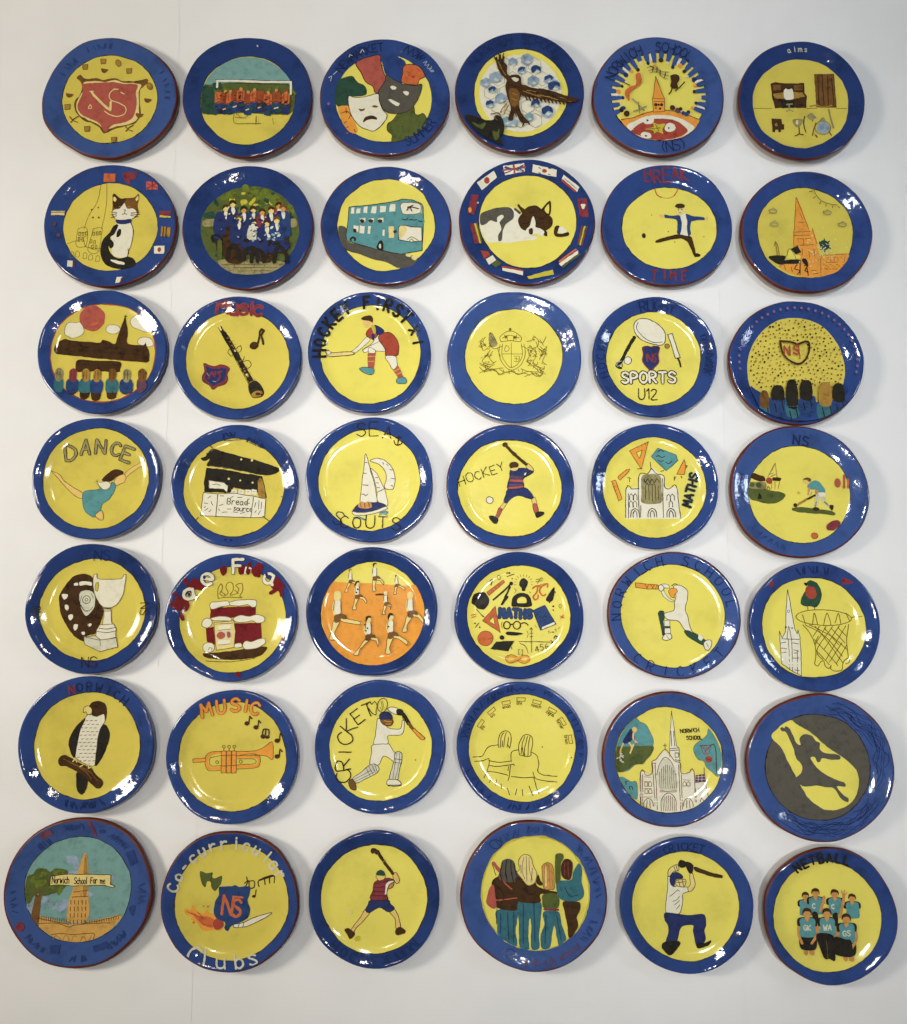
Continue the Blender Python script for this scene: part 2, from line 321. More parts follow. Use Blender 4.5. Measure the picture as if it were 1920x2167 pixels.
class Plate:
    def __init__(s, pid, name, label, depth=.009, thick=.009, lip=.985, side='clay', rim='blue', centre='yellow', ring='ink', ringw=4, innerwob=.008, rimwob=.012, zr=.026, prof=(.66, 1.04), tilt=(0, 0), rimsat=None):
        T = TAB[pid]
        if centre == 'yellow' and (pid % 10 in (1, 2) or pid in (16, 26, 36)): centre = 'yellowdim'  # darker centre colour paints in the dimmer light on these plates
        s.X, s.Y, s.RX, s.RY = T[:4]; s.kx, s.ky = T[4:6]
        s.uc, s.vc, s.ru, s.rv = T[6:10]; s.inner = T[10:14]
        s.pid = pid; s.depth = depth; s.zr = zr; s.zi = zr-depth; s.prof = prof; s.seed = pid*1.37; s.rimwob = rimwob*1.45; innerwob *= 1.5
        s.mats = dict(rim=rim, centre=centre); s.thick = thick; s.lip = lip
        s.rng = random.Random(pid)
        s.root = bpy.data.objects.new(name, None); s.root.empty_display_size = .03; COL.objects.link(s.root)
        s.root.location = (s.X, s.Y, 0.0)
        s.root.rotation_euler = (R(tilt[0]), R(tilt[1]), 0)
        s.root['label'] = label; s.root['category'] = 'plate'; s.root['group'] = 'painted plates laid out in rows'
        s.parts = []; s.cur = None; s.layer = 0
        s.amp = 2.6; s.clip = False
        s.body(side, innerwob, ring, ringw)
    # outline radius factor and surface height ---------------------------
    def rw(s, th):
        return 1+s.rimwob*mn.noise((1.3*math.cos(th), 1.3*math.sin(th), s.seed))*1.6+s.rimwob*.35*mn.noise((4*math.cos(th), 4*math.sin(th), s.seed+7))
    def H(s, x, y):
        a, b = x/s.RX, y/s.RY
        r = math.hypot(a, b); th = math.atan2(b, a)
        q = r/s.rw(th)
        t = min(1, max(0, (q-s.prof[0])/(s.prof[1]-s.prof[0])))
        S = t*t*(3-2*t)
        z = s.zi+.0008*q*q+s.depth*S
        z += .0010*q*q*mn.noise((1.1*a, 1.1*b, s.seed+3))
        if q > .955: z -= .0022*((q-.955)/.045)**2
        return z
    def Nrm(s, x, y):
        e = .0012
        v = Vector((-(s.H(x+e, y)-s.H(x-e, y))/(2*e), -(s.H(x, y+e)-s.H(x, y-e))/(2*e), 1)); v.normalize(); return v
    def loc(s, u, v):
        k = math.hypot((u-s.uc)/s.ru, (v-s.vc)/s.rv)/.95
        if k > 1: u = s.uc+(u-s.uc)/k; v = s.vc+(v-s.vc)/k
        x = (u-s.uc)/s.ru*s.RX; y = -(v-s.vc)/s.rv*s.RY
        d = s.zr-s.H(x, y)
        return x+s.kx*d, y+s.ky*d
    def body(s, side, iw, ring, ringw):
        NA = 72
        ths = [2*math.pi*i/NA for i in range(NA)]
        # clay body: closed shape from top under the glaze over the edge to the foot
        prof = [(.25, 't', -.0005), (.5, 't', -.0005), (.66, 't', -.0005), (.78, 't', -.0005), (.88, 't', -.0005), (.955, 't', -.0004), (s.lip, 't', 0), (.993, 't', -.0006),
                (1.0, 'e', -.0026), (1.0, 'e', -.6*s.thick), (.992, 'e', -.92*s.thick), (.975, 'e', -s.thick), (.9, 'e', -s.thick*1.02-.001), (.74, 'z', .0045), (.70, 'z', .0), (.45, 'z', .0003)]
        v = [(0, 0, s.H(0, 0)-.0005)]; f = []
        for (q, k, dz) in prof:
            for th in ths:
                rr = q*s.rw(th); x = rr*s.RX*math.cos(th); y = rr*s.RY*math.sin(th)
                if k == 't': z = s.H(x, y)+dz
                elif k == 'e':
                    ex, ey = s.rw(th)*s.RX*math.cos(th)*.99, s.rw(th)*s.RY*math.sin(th)*.99
                    z = max(.001, s.H(ex, ey)+dz)
                else: z = dz
                v.append((x, y, z))
        for i in range(NA): f.append((0, 1+i, 1+(i+1) % NA))
        nr = len(prof)
        for r in range(nr-1):
            for i in range(NA):
                j = (i+1) % NA; a = 1+r*NA
                f.append((a+i, a+NA+i, a+NA+j, a+j))
        v.append((0, 0, .0003)); c = len(v)-1; a = 1+(nr-1)*NA
        for i in range(NA): f.append((a+i, c, a+(i+1) % NA))
        fm = None; mats = [MAT['clay']]
        if side == 'blue':
            mats.append(MAT[s.mats['rim']]); fm = [0]*len(f)
            for r in range(6, 11):
                for i in range(NA): fm[NA+r*NA+i] = 1
        new_obj('clay_body', v, f, mats, s.root, fm=fm)
        # painted centre and rim band share a slightly uneven border
        iu, iv, iru, irv = s.inner
        s.bound = []
        for i in range(96):
            th = 2*math.pi*i/96
            k = 1+iw*2.2*mn.noise((1.7*math.cos(th), 1.7*math.sin(th), s.seed+20))+iw*.7*mn.noise((7*math.cos(th), 7*math.sin(th), s.seed+21))
            s.bound.append((iu+iru*k*math.cos(th), iv-irv*k*math.sin(th)))
        B = [s.loc(*p) for p in s.bound]
        NB = 96
        v = []; f = []; nm = []
        cx = sum(p[0] for p in B)/NB; cy = sum(p[1] for p in B)/NB
        fr = [.12, .25, .38, .5, .6, .68, .76, .84, .92, 1.0]
        v.append((cx, cy, s.H(cx, cy)+.0001)); nm.append(s.Nrm(cx, cy))
        for q in fr:
            for p in B:
                x = cx+(p[0]-cx)*q; y = cy+(p[1]-cy)*q
                v.append((x, y, s.H(x, y)+.0001)); nm.append(s.Nrm(x, y))
        for i in range(NB): f.append((0, 1+i, 1+(i+1) % NB))
        for r in range(len(fr)-1):
            for i in range(NB):
                j = (i+1) % NB; a = 1+r*NB; f.append((a+i, a+NB+i, a+NB+j, a+j))
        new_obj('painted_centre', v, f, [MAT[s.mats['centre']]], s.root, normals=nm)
        v = []; f = []; nm = []
        K = 11
        for p in B:
            th = math.atan2(p[1]/s.RY, p[0]/s.RX); rr = s.rw(th)*(s.lip-(.022 if side == 'clay' else .008)*max(0, mn.noise((3*math.cos(th), 3*math.sin(th), s.seed+50))))
            ox, oy = rr*s.RX*math.cos(th), rr*s.RY*math.sin(th)
            for k in range(K):
                t = k/(K-1); x = p[0]+(ox-p[0])*t; y = p[1]+(oy-p[1])*t
                v.append((x, y, s.H(x, y)+.00012)); nm.append(s.Nrm(x, y))
        for i in range(NB):
            j = (i+1) % NB
            for k in range(K-1): f.append((i*K+k, i*K+k+1, j*K+k+1, j*K+k))
        new_obj('blue_rim_band', v, f, [MAT[s.mats['rim']]], s.root, normals=nm)
        if ring and ringw > 0:
            s.part('outline_ring'); s.layer = 1
            W = [ringw*(.55+1.1*abs(mn.noise((p[0]*.03, p[1]*.03, s.seed+5)))*1.6) for p in s.bound]
            s.stroke(ring, W, s.bound+[s.bound[0]], raw=True)
    # drawing -------------------------------------------------------------
    def part(s, name, label=None):
        s.cur = dict(name=name, cmds=[], subs=[], label=label); s.parts.append(s.cur); s.top = s.cur; return s
    def sub(s, name, label=None):
        s.cur = dict(name=name, cmds=[], subs=[], label=label); s.top['subs'].append(s.cur); return s
    def add(s, mat, polys, merge=False):
        if s.clip and not merge:          # keep a patch within the painted centre
            iu, iv, ru, rv = s.inner; out = []
            for P in polys:
                Q = []
                for (u, v) in P:
                    k = math.hypot((u-iu)/ru, (v-iv)/rv)/.992
                    Q.append((iu+(u-iu)/k, iv+(v-iv)/k) if k > 1 else (u, v))
                out.append(Q)
            polys = out
        c = s.cur['cmds']
        if merge and c and c[-1][0] == mat and c[-1][3]: c[-1][2].extend(polys); return
        s.layer += 1
        c.append((mat, s.layer, polys, merge))
    def F(s, mat, p, amp=None):                      # straight-edged patch
        P = resample(pts(p), True, 8); s.add(mat, [wob(P, s.layer+s.seed, s.amp if amp is None else amp)]); return s
    def C(s, mat, p, amp=None):                      # smooth patch
        P = crom(pts(p), True); s.add(mat, [wob(P, s.layer+s.seed, s.amp if amp is None else amp)]); return s
    def E(s, mat, x, y, rx, ry=None, rot=0, amp=None):
        ry = ry or rx; n = max(10, int(2*math.pi*max(rx, ry)/9)); cr, sr = math.cos(R(rot)), math.sin(R(rot))
        P = []
        for i in range(n):
            a = 2*math.pi*i/n; X, Y = rx*math.cos(a), ry*math.sin(a); P.append((x+X*cr-Y*sr, y+X*sr+Y*cr))
        s.add(mat, [wob(P, s.layer+s.seed+x, (min(rx, ry)*.12 if amp is None else amp))], merge=True); return s
    def stroke(s, mat, w_, P, raw=False):
        if not raw: P = wob(P, s.layer*.1+s.seed, s.amp*.7)
        Q = [P[0]]; W = [w_[0] if isinstance(w_, list) else w_]
        for i, p in enumerate(P[1:], 1):
            if math.hypot(p[0]-Q[-1][0], p[1]-Q[-1][1]) > .6:
                Q.append(p)
                W.append(w_[i % len(w_)] if isinstance(w_, list) else w_*(.82+.5*abs(mn.noise((p[0]*.05, p[1]*.05, s.seed+2)))))
        if len(Q) == 1: Q.append((Q[0][0]+1, Q[0][1]+.3)); W.append(W[0])
        polys = []
        for i in range(len(Q)-1):
            a, b = Q[i], Q[i+1]; dx, dy = b[0]-a[0], b[1]-a[1]; l = math.hypot(dx, dy); dx /= l; dy /= l
            wa, wb = W[i]/2, W[i+1]/2; nx, ny = -dy, dx
            poly = [(a[0]+nx*wa, a[1]+ny*wa), (a[0]-dx*wa*.8+nx*wa*.5, a[1]-dy*wa*.8+ny*wa*.5), (a[0]-dx*wa*.8-nx*wa*.5, a[1]-dy*wa*.8-ny*wa*.5), (a[0]-nx*wa, a[1]-ny*wa),
                    (b[0]-nx*wb, b[1]-ny*wb), (b[0]+dx*wb*.8-nx*wb*.5, b[1]+dy*wb*.8-ny*wb*.5), (b[0]+dx*wb*.8+nx*wb*.5, b[1]+dy*wb*.8+ny*wb*.5), (b[0]+nx*wb, b[1]+ny*wb)]
            polys.append(poly)
        s.add(mat, polys, merge=True)
    def L(s, mat, w_, *ps):                          # smooth brush lines
        for p in ps: s.stroke(mat, w_, crom(pts(p), False, 10))
        return s
    def K(s, mat, w_, *ps):                          # straight brush lines
        for p in ps: s.stroke(mat, w_, resample(pts(p), False, 16))
        return s
    def O(s, mat, w_, x, y, rx, ry=None, rot=0):     # ring
        ry = ry or rx; n = max(10, int(2*math.pi*max(rx, ry)/10)); cr, sr = math.cos(R(rot)), math.sin(R(rot)); P = []
        for i in range(n+1):
            a = 2*math.pi*i/n; X, Y = rx*math.cos(a), ry*math.sin(a); P.append((x+X*cr-Y*sr, y+X*sr+Y*cr))
        s.stroke(mat, w_, P); return s
    def CO(s, mat, ink, w_, p, straight=False):      # patch with an inked outline
        (s.F if straight else s.C)(mat, p)
        P = pts(p); s.stroke(ink, w_, resample(P+[P[0]], False, 14) if straight else crom(P, True, 10)+[P[0]]); return s
    def T(s, mat, w_, text, x, y, h, rot=0, wf=.62, gap=.28, jit=.04, under=None):
        """handwritten text: baseline start x,y; h = cap height in drawing units"""
        cr, sr = math.cos(R(rot)), math.sin(R(rot)); cx = 0
        for (m, ww) in ([under] if under else [])+[(mat, w_)]:
            cx = 0
            rg = random.Random(len(text)+int(x))
            for ch in text:
                if ch == ' ': cx += h*.5; continue
                g = FONT[ch]; mx = max(p[0] for q in g.split(';') for p in pts(q))
                jy = rg.uniform(-jit, jit)*h; k = 1+rg.uniform(-jit, jit)
                for q in g.split(';'):
                    P = []
                    for (a, b) in pts(q):
                        X = cx+a/4*h*wf*k; Y = -b/6*h*k+jy
                        P.append((x+X*cr-Y*sr, y+X*sr+Y*cr))
                    s.stroke(m, ww, crom(P, False, 7) if ch in 'CGOQSUJacdegopqsu02356bBDPR' else resample(P, False, 9))
                cx += mx/4*h*wf+gap*h
        return s
    def TA(s, mat, w_, text, a0, a1, rad, h, wf=.62, inside=False, jit=.05, under=None, cen=None):
        """text on an arc round the plate; angles in degrees clockwise from the top, rad in units of the plate's radius"""
        cu, cv, ru, rv = cen or (s.uc, s.vc, s.ru, s.rv)
        n = len(text)
        for (m, ww) in ([under] if under else [])+[(mat, w_)]:
            rg = random.Random(n*7)
            for i, ch in enumerate(text):
                if ch == ' ': continue
                an = R(a0+(a1-a0)*(i/(n-1) if n > 1 else .5)); px = cu+ru*rad*math.sin(an); py = cv-rv*rad*math.cos(an)
                rot = an if not inside else an+math.pi
                rot += rg.uniform(-jit, jit)
                cr, sr = math.cos(rot), math.sin(rot); k = 1+rg.uniform(-jit, jit)
                g = FONT[ch]; mx = max(p[0] for q in g.split(';') for p in pts(q))
                for q in g.split(';'):
                    P = []
                    for (a, b) in pts(q):
                        X = (a-mx/2)/4*h*wf*k; Y = -(b-3)/6*h*k
                        P.append((px+X*cr-Y*sr, py+X*sr+Y*cr))
                    s.stroke(m, ww, crom(P, False, 7) if ch in 'CGOQSUJacdegopqsu02356bBDPR' else resample(P, False, 9))
        return s
    def dots(s, mat, r, P):
        for (x, y) in pts(P): s.E(mat, x, y, r*s.rng.uniform(.8, 1.2))
        return s
    # build meshes --------------------------------------------------------
    def finish(s):
        for p in s.parts:
            cl = s.clusters(p)
            o = s.make(cl[0], s.root)
            for c in cl[1:]: s.make(c, s.root)
            for q in p['subs']:
                for c in s.clusters(q): s.make(c, o)
    def clusters(s, p):
        """marks that stand apart become pieces of their own"""
        items = [(ci, P) for ci, c in enumerate(p['cmds']) for P in c[2]]
        n = len(items)
        if n < 2: return [p]
        bb = [(min(q[0] for q in P), min(q[1] for q in P), max(q[0] for q in P), max(q[1] for q in P)) for _, P in items]
        par = list(range(n))
        def find(i):
            while par[i] != i: par[i] = par[par[i]]; i = par[i]
            return i
        for i in range(n):
            for j in range(i):
                a, b = bb[i], bb[j]
                gx = max(0, a[0]-b[2], b[0]-a[2]); gy = max(0, a[1]-b[3], b[1]-a[3])
                if gx < 9 and gy < 9: par[find(i)] = find(j)
        G = {}
        for i in range(n): G.setdefault(find(i), []).append(i)
        boxes = {k: [min(bb[i][0] for i in v), min(bb[i][1] for i in v), max(bb[i][2] for i in v), max(bb[i][3] for i in v)] for k, v in G.items()}
        ks = list(G); par2 = {k: k for k in ks}
        def f2(k):
            while par2[k] != k: k = par2[k]
            return k
        for i, k in enumerate(ks):
            for m in ks[:i]:
                a, b = boxes[k], boxes[m]
                gx = max(0, a[0]-b[2], b[0]-a[2]); gy = max(0, a[1]-b[3], b[1]-a[3])
                sz = max(a[2]-a[0], a[3]-a[1], b[2]-b[0], b[3]-b[1])
                if math.hypot(gx, gy) <= max(68, .42*sz): par2[f2(k)] = f2(m)
        H = {}
        for k in ks: H.setdefault(f2(k), []).extend(G[k])
        if len(H) < 2: return [p]
        out = []
        for ids in sorted(H.values(), key=lambda v: -len(v)):
            cm = {}
            for i in ids: cm.setdefault(items[i][0], []).append(items[i][1])
            out.append(dict(name=p['name'], label=p['label'], subs=[], cmds=[(p['cmds'][ci][0], p['cmds'][ci][1], cm[ci], p['cmds'][ci][3]) for ci in sorted(cm)]))
        return out
    def make(s, p, parent):
        verts = []; faces = []; fm = []; mats = []; nm = []
        for (mat, layer, polys, mg) in p['cmds']:
            if mat not in mats: mats.append(mat)
            mi = mats.index(mat)
            V = []; Fc = []
            for P in polys:
                if area(P) < 0: P = P[::-1]
                Fc.append(list(range(len(V), len(V)+len(P)))); V += [Vector(q) for q in P]
                if not mg:      # interior points so that big patches follow the dish
                    xs = [q[0] for q in P]; ys = [q[1] for q in P]; g = 17
                    if max(xs)-min(xs) > 26 and max(ys)-min(ys) > 26:
                        x = min(xs)+g*.5
                        while x < max(xs):
                            y = min(ys)+g*.5
                            while y < max(ys): V.append(Vector((x+.1*y % 5, y))); y += g
                            x += g
            try:
                r = delaunay_2d_cdt(V, [], Fc, 0, .02)
            except Exception as ex:
                print('cdt failed', p['name'], ex); continue
            ov, of, og = r[0], r[2], r[5]
            used = {}
            off = .0002+.00004*layer
            for t, g in zip(of, og):
                cu = sum(ov[k][0] for k in t)/3; cv = sum(ov[k][1] for k in t)/3
                if mg:
                    if not any(inside(cu, cv, V, Fc[i]) for i in g): continue
                elif not inside(cu, cv, V, Fc[0]): continue
                idx = []
                for k in t:
                    if k not in used:
                        x, y = s.loc(ov[k][0], ov[k][1])
                        used[k] = len(verts); verts.append((x, y, s.H(x, y)+off)); nm.append(s.Nrm(x, y))
                    idx.append(used[k])
                a, b, c = (verts[i] for i in idx)
                if (b[0]-a[0])*(c[1]-a[1])-(b[1]-a[1])*(c[0]-a[0]) < 0: idx = idx[::-1]
                faces.append(tuple(idx)); fm.append(mi)
        if not faces:
            o = bpy.data.objects.new(p['name'], None); COL.objects.link(o); o.parent = parent; return o
        o = new_obj(p['name'], verts, faces, [MAT[m] for m in mats], parent, normals=nm, fm=fm)
        if p.get('label'): o['label'] = p['label']
        return o
PLATES = []
def plate(*a, **k):
    p = Plate(*a, **k); PLATES.append(p); return p
# ---------------------------------------------------------------- artwork helpers
def scrawl(p, a0, a1, rad, h, n, mat='rimink', w_=4, inside=False, seed=1):
    """illegible scratched handwriting on the rim"""
    rg = random.Random(p.pid*31+seed)
    if mat == 'rimink' and p.mats['rim'] == 'bluepale': mat = 'rimfaint'
    for i in range(n):
        an = R(a0+(a1-a0)*(i+.5)/n); pu = p.uc+p.ru*rad*math.sin(an); pv = p.vc-p.rv*rad*math.cos(an)
        rot = an+(math.pi if inside else 0); cr, sr = math.cos(rot), math.sin(rot)
        P = []
        wd = h*.36
        for k in range(rg.choice((3, 4, 4, 5))):
            X = rg.uniform(-wd, wd); Y = (-.5 if k % 2 else .5)*h*rg.uniform(.5, 1)
            P.append((pu+X*cr-Y*sr, pv+X*sr+Y*cr))
        p.stroke(mat, w_, crom(P, False, 6) if rg.random() < .6 else resample(P, False, 9))
def blobs(p, mat, n, box, r, seed=0, squash=.6):
    rg = random.Random(seed+p.pid)
    for i in range(n):
        x, y = rg.uniform(box[0], box[1]), rg.uniform(box[2], box[3])
        if ((x-p.inner[0])/p.inner[2])**2+((y-p.inner[1])/p.inner[3])**2 > .93: continue
        k = r*rg.uniform(.5, 1.3); p.E(mat, x, y, k, k*squash, rot=rg.uniform(-60, 60), amp=k*.45)

# ================================================================= first row
p = plate(11, 'painted_plate', 'blue rimmed plate with a red shield and cream letters ringed by small brown doodles', rim='bluepale', depth=.004, thick=.009, lip=.975, rimwob=.022, zr=.021)
p.part('red_shield')
p.C('brownmid', "277,318 296,298 330,322 400,318 440,330 500,318 560,335 640,335 703,322 706,345 680,372 662,395 664,470 672,540 640,590 590,605 510,628 458,652 430,618 380,588 330,572 280,520 272,460 300,420 312,370 298,335")
p.C('cream', "322,345 400,336 450,342 505,330 560,345 640,350 668,362 655,400 660,480 655,560 610,592 520,612 462,628 420,596 350,566 300,535 282,480 300,430 322,390")
p.C('rose', "330,352 420,345 500,343 560,352 645,358 638,400 645,470 632,545 590,580 510,600 462,640 425,590 360,560 315,535 290,490 305,440 318,400 312,360")
p.sub('lettering')
p.K('cream', 15, "372,402 385,422 470,500 488,510 490,460").L('cream', 5, "360,400 382,398", "358,502 376,500 366,478 356,500")
p.L('cream', 6, "528,385 500,390 478,420 490,450 540,470 580,495 578,530 540,548 490,540 455,518", "505,384 530,386", "548,405 566,415")
p.part('brown_doodles')
for (x, y, r_) in [(433, 218, 0), (525, 228, 1), (443, 270, 2), (592, 276, 0), (325, 252, 0), (720, 368, 1), (240, 420, 2), (712, 450, 2), (230, 494, 0), (272, 572, 3), (665, 540, 2), (355, 625, 0), (605, 625, 3), (520, 690, 0)]:
    if r_ == 0: p.F('tan', [(x-17, y-14), (x+16, y-16), (x+14, y+13), (x-13, y+15)]); p.K('fine', 4, [(x-17, y-14), (x+16, y-16), (x+14, y+13), (x-13, y+15), (x-17, y-14)])
    elif r_ == 1: p.E('tan', x, y, 14, 22, rot=-30); p.O('brownmid', 4, x, y, 15, 23, rot=-30)
    elif r_ == 2: p.C('brownmid', [(x-22, y-10), (x, y-6), (x+24, y-2), (x+6, y+16), (x-14, y+14)])
    else: p.L('brownmid', 6, [(x-24, y-20), (x-6, y+2), (x+24, y+14)], [(x-18, y+14), (x, y-6), (x+26, y-22)])
p.part('rim_lettering')
scrawl(p, -62, -38, .80, 45, 4, w_=4); scrawl(p, -25, 2, .86, 36, 5, w_=3); scrawl(p, 60, 95, .86, 36, 5, w_=3)

p = plate(12, 'painted_plate', 'blue rimmed plate picturing a football team in orange shirts before a white goal', rim='bluedark', depth=.004, thick=.010, rimwob=.016, ringw=3)
p.clip = True
p.part('sky_patch').C('sky', "1040,378 1062,340 1100,292 1150,245 1215,212 1300,200 1380,208 1450,235 1510,275 1550,315 1575,350 1590,395 1400,372 1200,365")
p.part('tree_line').C('green', "1036,420 1040,372 1110,368 1300,352 1440,358 1580,372 1600,420 1600,470 1560,545 1300,540 1050,545 1030,470")
blobs(p, 'leaf', 14, (1040, 1590, 375, 480), 22, 2); blobs(p, 'greendark', 10, (1040, 1130, 380, 540), 24, 3)
p.clip = False
p.part('goal_frame').K('white', 13, "1130,384 1130,344 1240,346 1400,352 1572,352 1572,428").K('ink', 3, "1118,338 1250,338 1420,344 1582,346", "1142,384 1142,358 1400,364 1560,366")
rg = random.Random(3)
for i, x in enumerate([1062, 1090, 1142, 1180, 1212, 1240, 1274, 1318, 1356, 1390, 1438, 1488, 1545]):
    y = 425+rg.uniform(-12, 12)
    p.part('footballer')
    if i < 2:
        p.C('greendark', [(x-18, y-40), (x+16, y-40), (x+22, y+20), (x+20, y+110), (x-24, y+110), (x-22, y+10)])
        continue
    p.C('midblue' if i % 3 else 'navy', [(x-20, y+48), (x+20, y+48), (x+22, y+85), (x+18, y+118), (x-20, y+116), (x-22, y+80)])
    p.C('rust' if i % 2 else 'orangered', [(x-22, y-4), (x, y-10), (x+22, y-4), (x+24, y+30), (x+20, y+56), (x-20, y+56), (x-24, y+26)])
    if i in (3, 4, 6, 7, 8, 10, 11, 12): p.E('fleshy', x, y-16, 10, 11)
    p.L('rust', 5, [(x-14, y+4), (x-8, y+40)], [(x+12, y), (x+10, y+44)])
    if i % 2: p.K('cream', 7, [(x-10, y+92), (x+12, y+84)])
    p.K('brown', 4, [(x-20, y+58), (x+2, y+50), (x+22, y+60)])
p.part('brush_dabs'); blobs(p, 'brown', 16, (1130, 1580, 400, 540), 13, 21, .5); blobs(p, 'greendark', 14, (1050, 1590, 480, 548), 15, 22, .5); blobs(p, 'rust', 14, (1130, 1560, 410, 480), 12, 23)
p.part('pencil_bench').L('fine', 3, "1240,548 1238,600 1300,606 1400,604", "1245,568 1300,572 1320,560", "1250,545 1275,568").L('ink', 4, "1372,562 1370,608").L('fine', 3, "1470,575 1474,612")
p.part('rim_lettering'); p.E('whitewash', 1368, 142, 4, 7, rot=-30)

p = plate(13, 'painted_plate', 'blue rimmed plate with a white sad theatre mask and a grey mask beside it', depth=.007, thick=.010, rimwob=.012, ringw=2)
p.part('rim_paint').C('blue', "395,190 470,185 560,230 545,300 540,358 500,345 445,315 420,240")
p.part('green_patch').C('greendark', "140,480 138,400 160,345 200,322 245,318 268,350 310,370 330,408 322,432 280,440 225,445 220,500 180,512")
p.part('orange_patch').C('orange', "158,505 200,495 222,500 240,560 262,600 275,650 245,660 200,620 172,560").L('brownmid', 5, "175,540 215,530 240,560", "195,600 225,570 235,545", "210,625 240,615 262,650", "205,510 210,540")
p.part('red_drape').CO('rose', 'ink', 5, "262,245 300,215 400,190 412,230 430,300 445,330 425,370 395,418 375,412 365,380 320,350 295,300")
p.part('orange_flower').CO('orangered', 'ink', 4, "548,262 580,245 640,258 678,310 680,322 645,340 635,368 590,368 538,352 545,300").C('red', "596,318 620,312 608,335").L('red', 4, "570,290 585,300 580,318", "560,320 575,335", "630,270 650,290")
p.part('olive_bush').CO('green', 'ink', 3, "485,710 482,670 455,645 455,605 490,580 515,545 560,520 590,490 612,500 620,545 645,550 665,540 685,560 690,600 660,640 600,680 540,702")
p.dots('ink', 3, "505,585 572,540 640,562 545,620 600,600 580,650 520,650 640,620 560,680 660,590")
p.part('grey_mask').CO('grey', 'ink', 4, "448,312 500,345 560,368 620,374 660,368 652,420 630,470 600,510 560,535 500,545 450,535 420,500 402,450 400,405 425,370 440,340")
p.sub('eye').C('white', "470,382 490,376 508,388 502,398 482,398"); p.sub('eye').C('white', "548,412 566,408 585,420 578,434 560,430")
p.sub('mouth').F('white', "458,462 470,455 528,485 520,498 500,494")
p.part('white_mask').CO('white', 'ink', 4, "220,440 262,448 330,440 395,425 405,470 425,520 452,555 430,600 390,638 365,648 320,635 280,610 245,565 225,510")
p.sub('eye').C('brownmid', "280,515 300,518 320,512 315,526 290,530"); p.sub('eye').C('brownmid', "360,500 375,492 398,500 390,508 368,506")
p.sub('mouth').C('brown', "308,590 325,565 360,555 392,570 392,582 365,576 330,585 312,598")
p.part('rim_lettering').TA('rimink', 6, 'NEWMARKET', -56, -5, .83, 50)
scrawl(p, 20, 44, .86, 60, 4, w_=5); scrawl(p, 46, 62, .84, 30, 4, 'paleblue', 4); p.TA('rimink', 5, 'SUMMER', 155, 122, .84, 55, inside=True)  # the pale blue scrawl is painted glints on the rim, the rest lettering
p.dots('rimpink', 9, "102,485 215,660 145,150")
p.part('rim_flecks').L('whitewash', 4, "100,330 118,318 112,350", "128,310 150,290", "220,205 226,190 240,196", "290,180 300,160 312,176")

p = plate(14, 'painted_plate', 'blue rimmed plate with a brown bird of prey flying over blue hexagons', rim='bluedark', depth=.005, thick=.010, rimwob=.006, ringw=4)
p.part('white_field').E('white', 1248, 420, 246, 232, amp=5)
k = 0
for r_ in range(-2, 3):
    for q in range(-3, 4):
        x = 1248+q*88+(44 if r_ % 2 else 0); y = 418+r_*84
        if ((x-1248)/235)**2+((y-420)/225)**2 > .92: continue
        p.part('hexagon')
        a_ = [(x+44*math.sin(R(60*i)), y-44*math.cos(R(60*i))) for i in range(6)]
        p.K('whitewash', 4, a_+[a_[0]]).K('stone', 2, a_+[a_[0]])
for i, (x, y, m_) in enumerate([(1205, 240, 'paleblue'), (1290, 222, 'paleblue'), (1258, 288, 'midblue'), (1345, 285, 'midblue'), (1040, 362, 'paleblue'), (1098, 330, 'paleblue'), (1080, 408, 'midblue'), (1325, 352, 'paleblue'), (1420, 342, 'midblue'), (1452, 385, 'midblue'), (1068, 492, 'midblue'), (1130, 458, 'paleblue'), (1340, 492, 'midblue'), (1408, 538, 'midblue'), (1300, 568, 'sky'), (1200, 608, 'paleblue'), (1165, 595, 'sky')]):
    s_ = (.8, 1.0, .7, .9)[i % 4]
    p.part('blue_brush_patch').F('paleblue', [(x-36*s_, y+18*s_), (x-34*s_, y-18*s_), (x, y-38*s_), (x+36*s_, y-20*s_), (x+34*s_, y+18*s_), (x+2, y+(38 if i % 3 else 14)*s_)], amp=6)
    p.C(m_, [(x-34*s_, y+8), (x-30*s_, y-20*s_), (x, y-36*s_), (x+32*s_, y-18*s_), (x+(34 if i % 2 else 12)*s_, y+6), (x+8, y-8), (x-14*s_, y+(22 if i % 2 else 2)*s_)], amp=9).C('whitewash', [(x-8, y+18*s_), (x+6, y+4), (x+22*s_, y+12), (x+8, y+26*s_)], amp=8)
p.part('flying_bird')
p.C('brown', "1108,260 1100,215 1110,205 1118,230 1122,195 1133,190 1136,222 1145,200 1155,208 1152,240 1170,262 1170,310 1195,332 1185,360 1150,330 1125,300")
p.C('brown', "1245,375 1320,395 1390,402 1450,418 1520,440 1598,462 1590,475 1520,482 1440,472 1380,462 1310,450 1255,438")
p.C('brown', "1160,375 1190,330 1225,320 1250,350 1258,400 1250,450 1240,500 1262,560 1300,600 1270,605 1268,622 1240,585 1215,540 1200,590 1172,585 1190,520 1170,450")
p.sub('head').C('brown', "1178,350 1185,325 1205,315 1235,318 1252,340 1250,365 1225,378 1195,375")
p.sub('feather_fringe').L('brown', 9, *["%d,%d %d,%d" % (x, 440+(x-1260)*.12, x+14, 466+(x-1260)*.12) for x in range(1275, 1560, 22)]).L('brown', 8, "1100,225 1092,205", "1122,200 1118,182", "1145,205 1150,188", "1270,600 1258,622", "1290,600 1302,615")
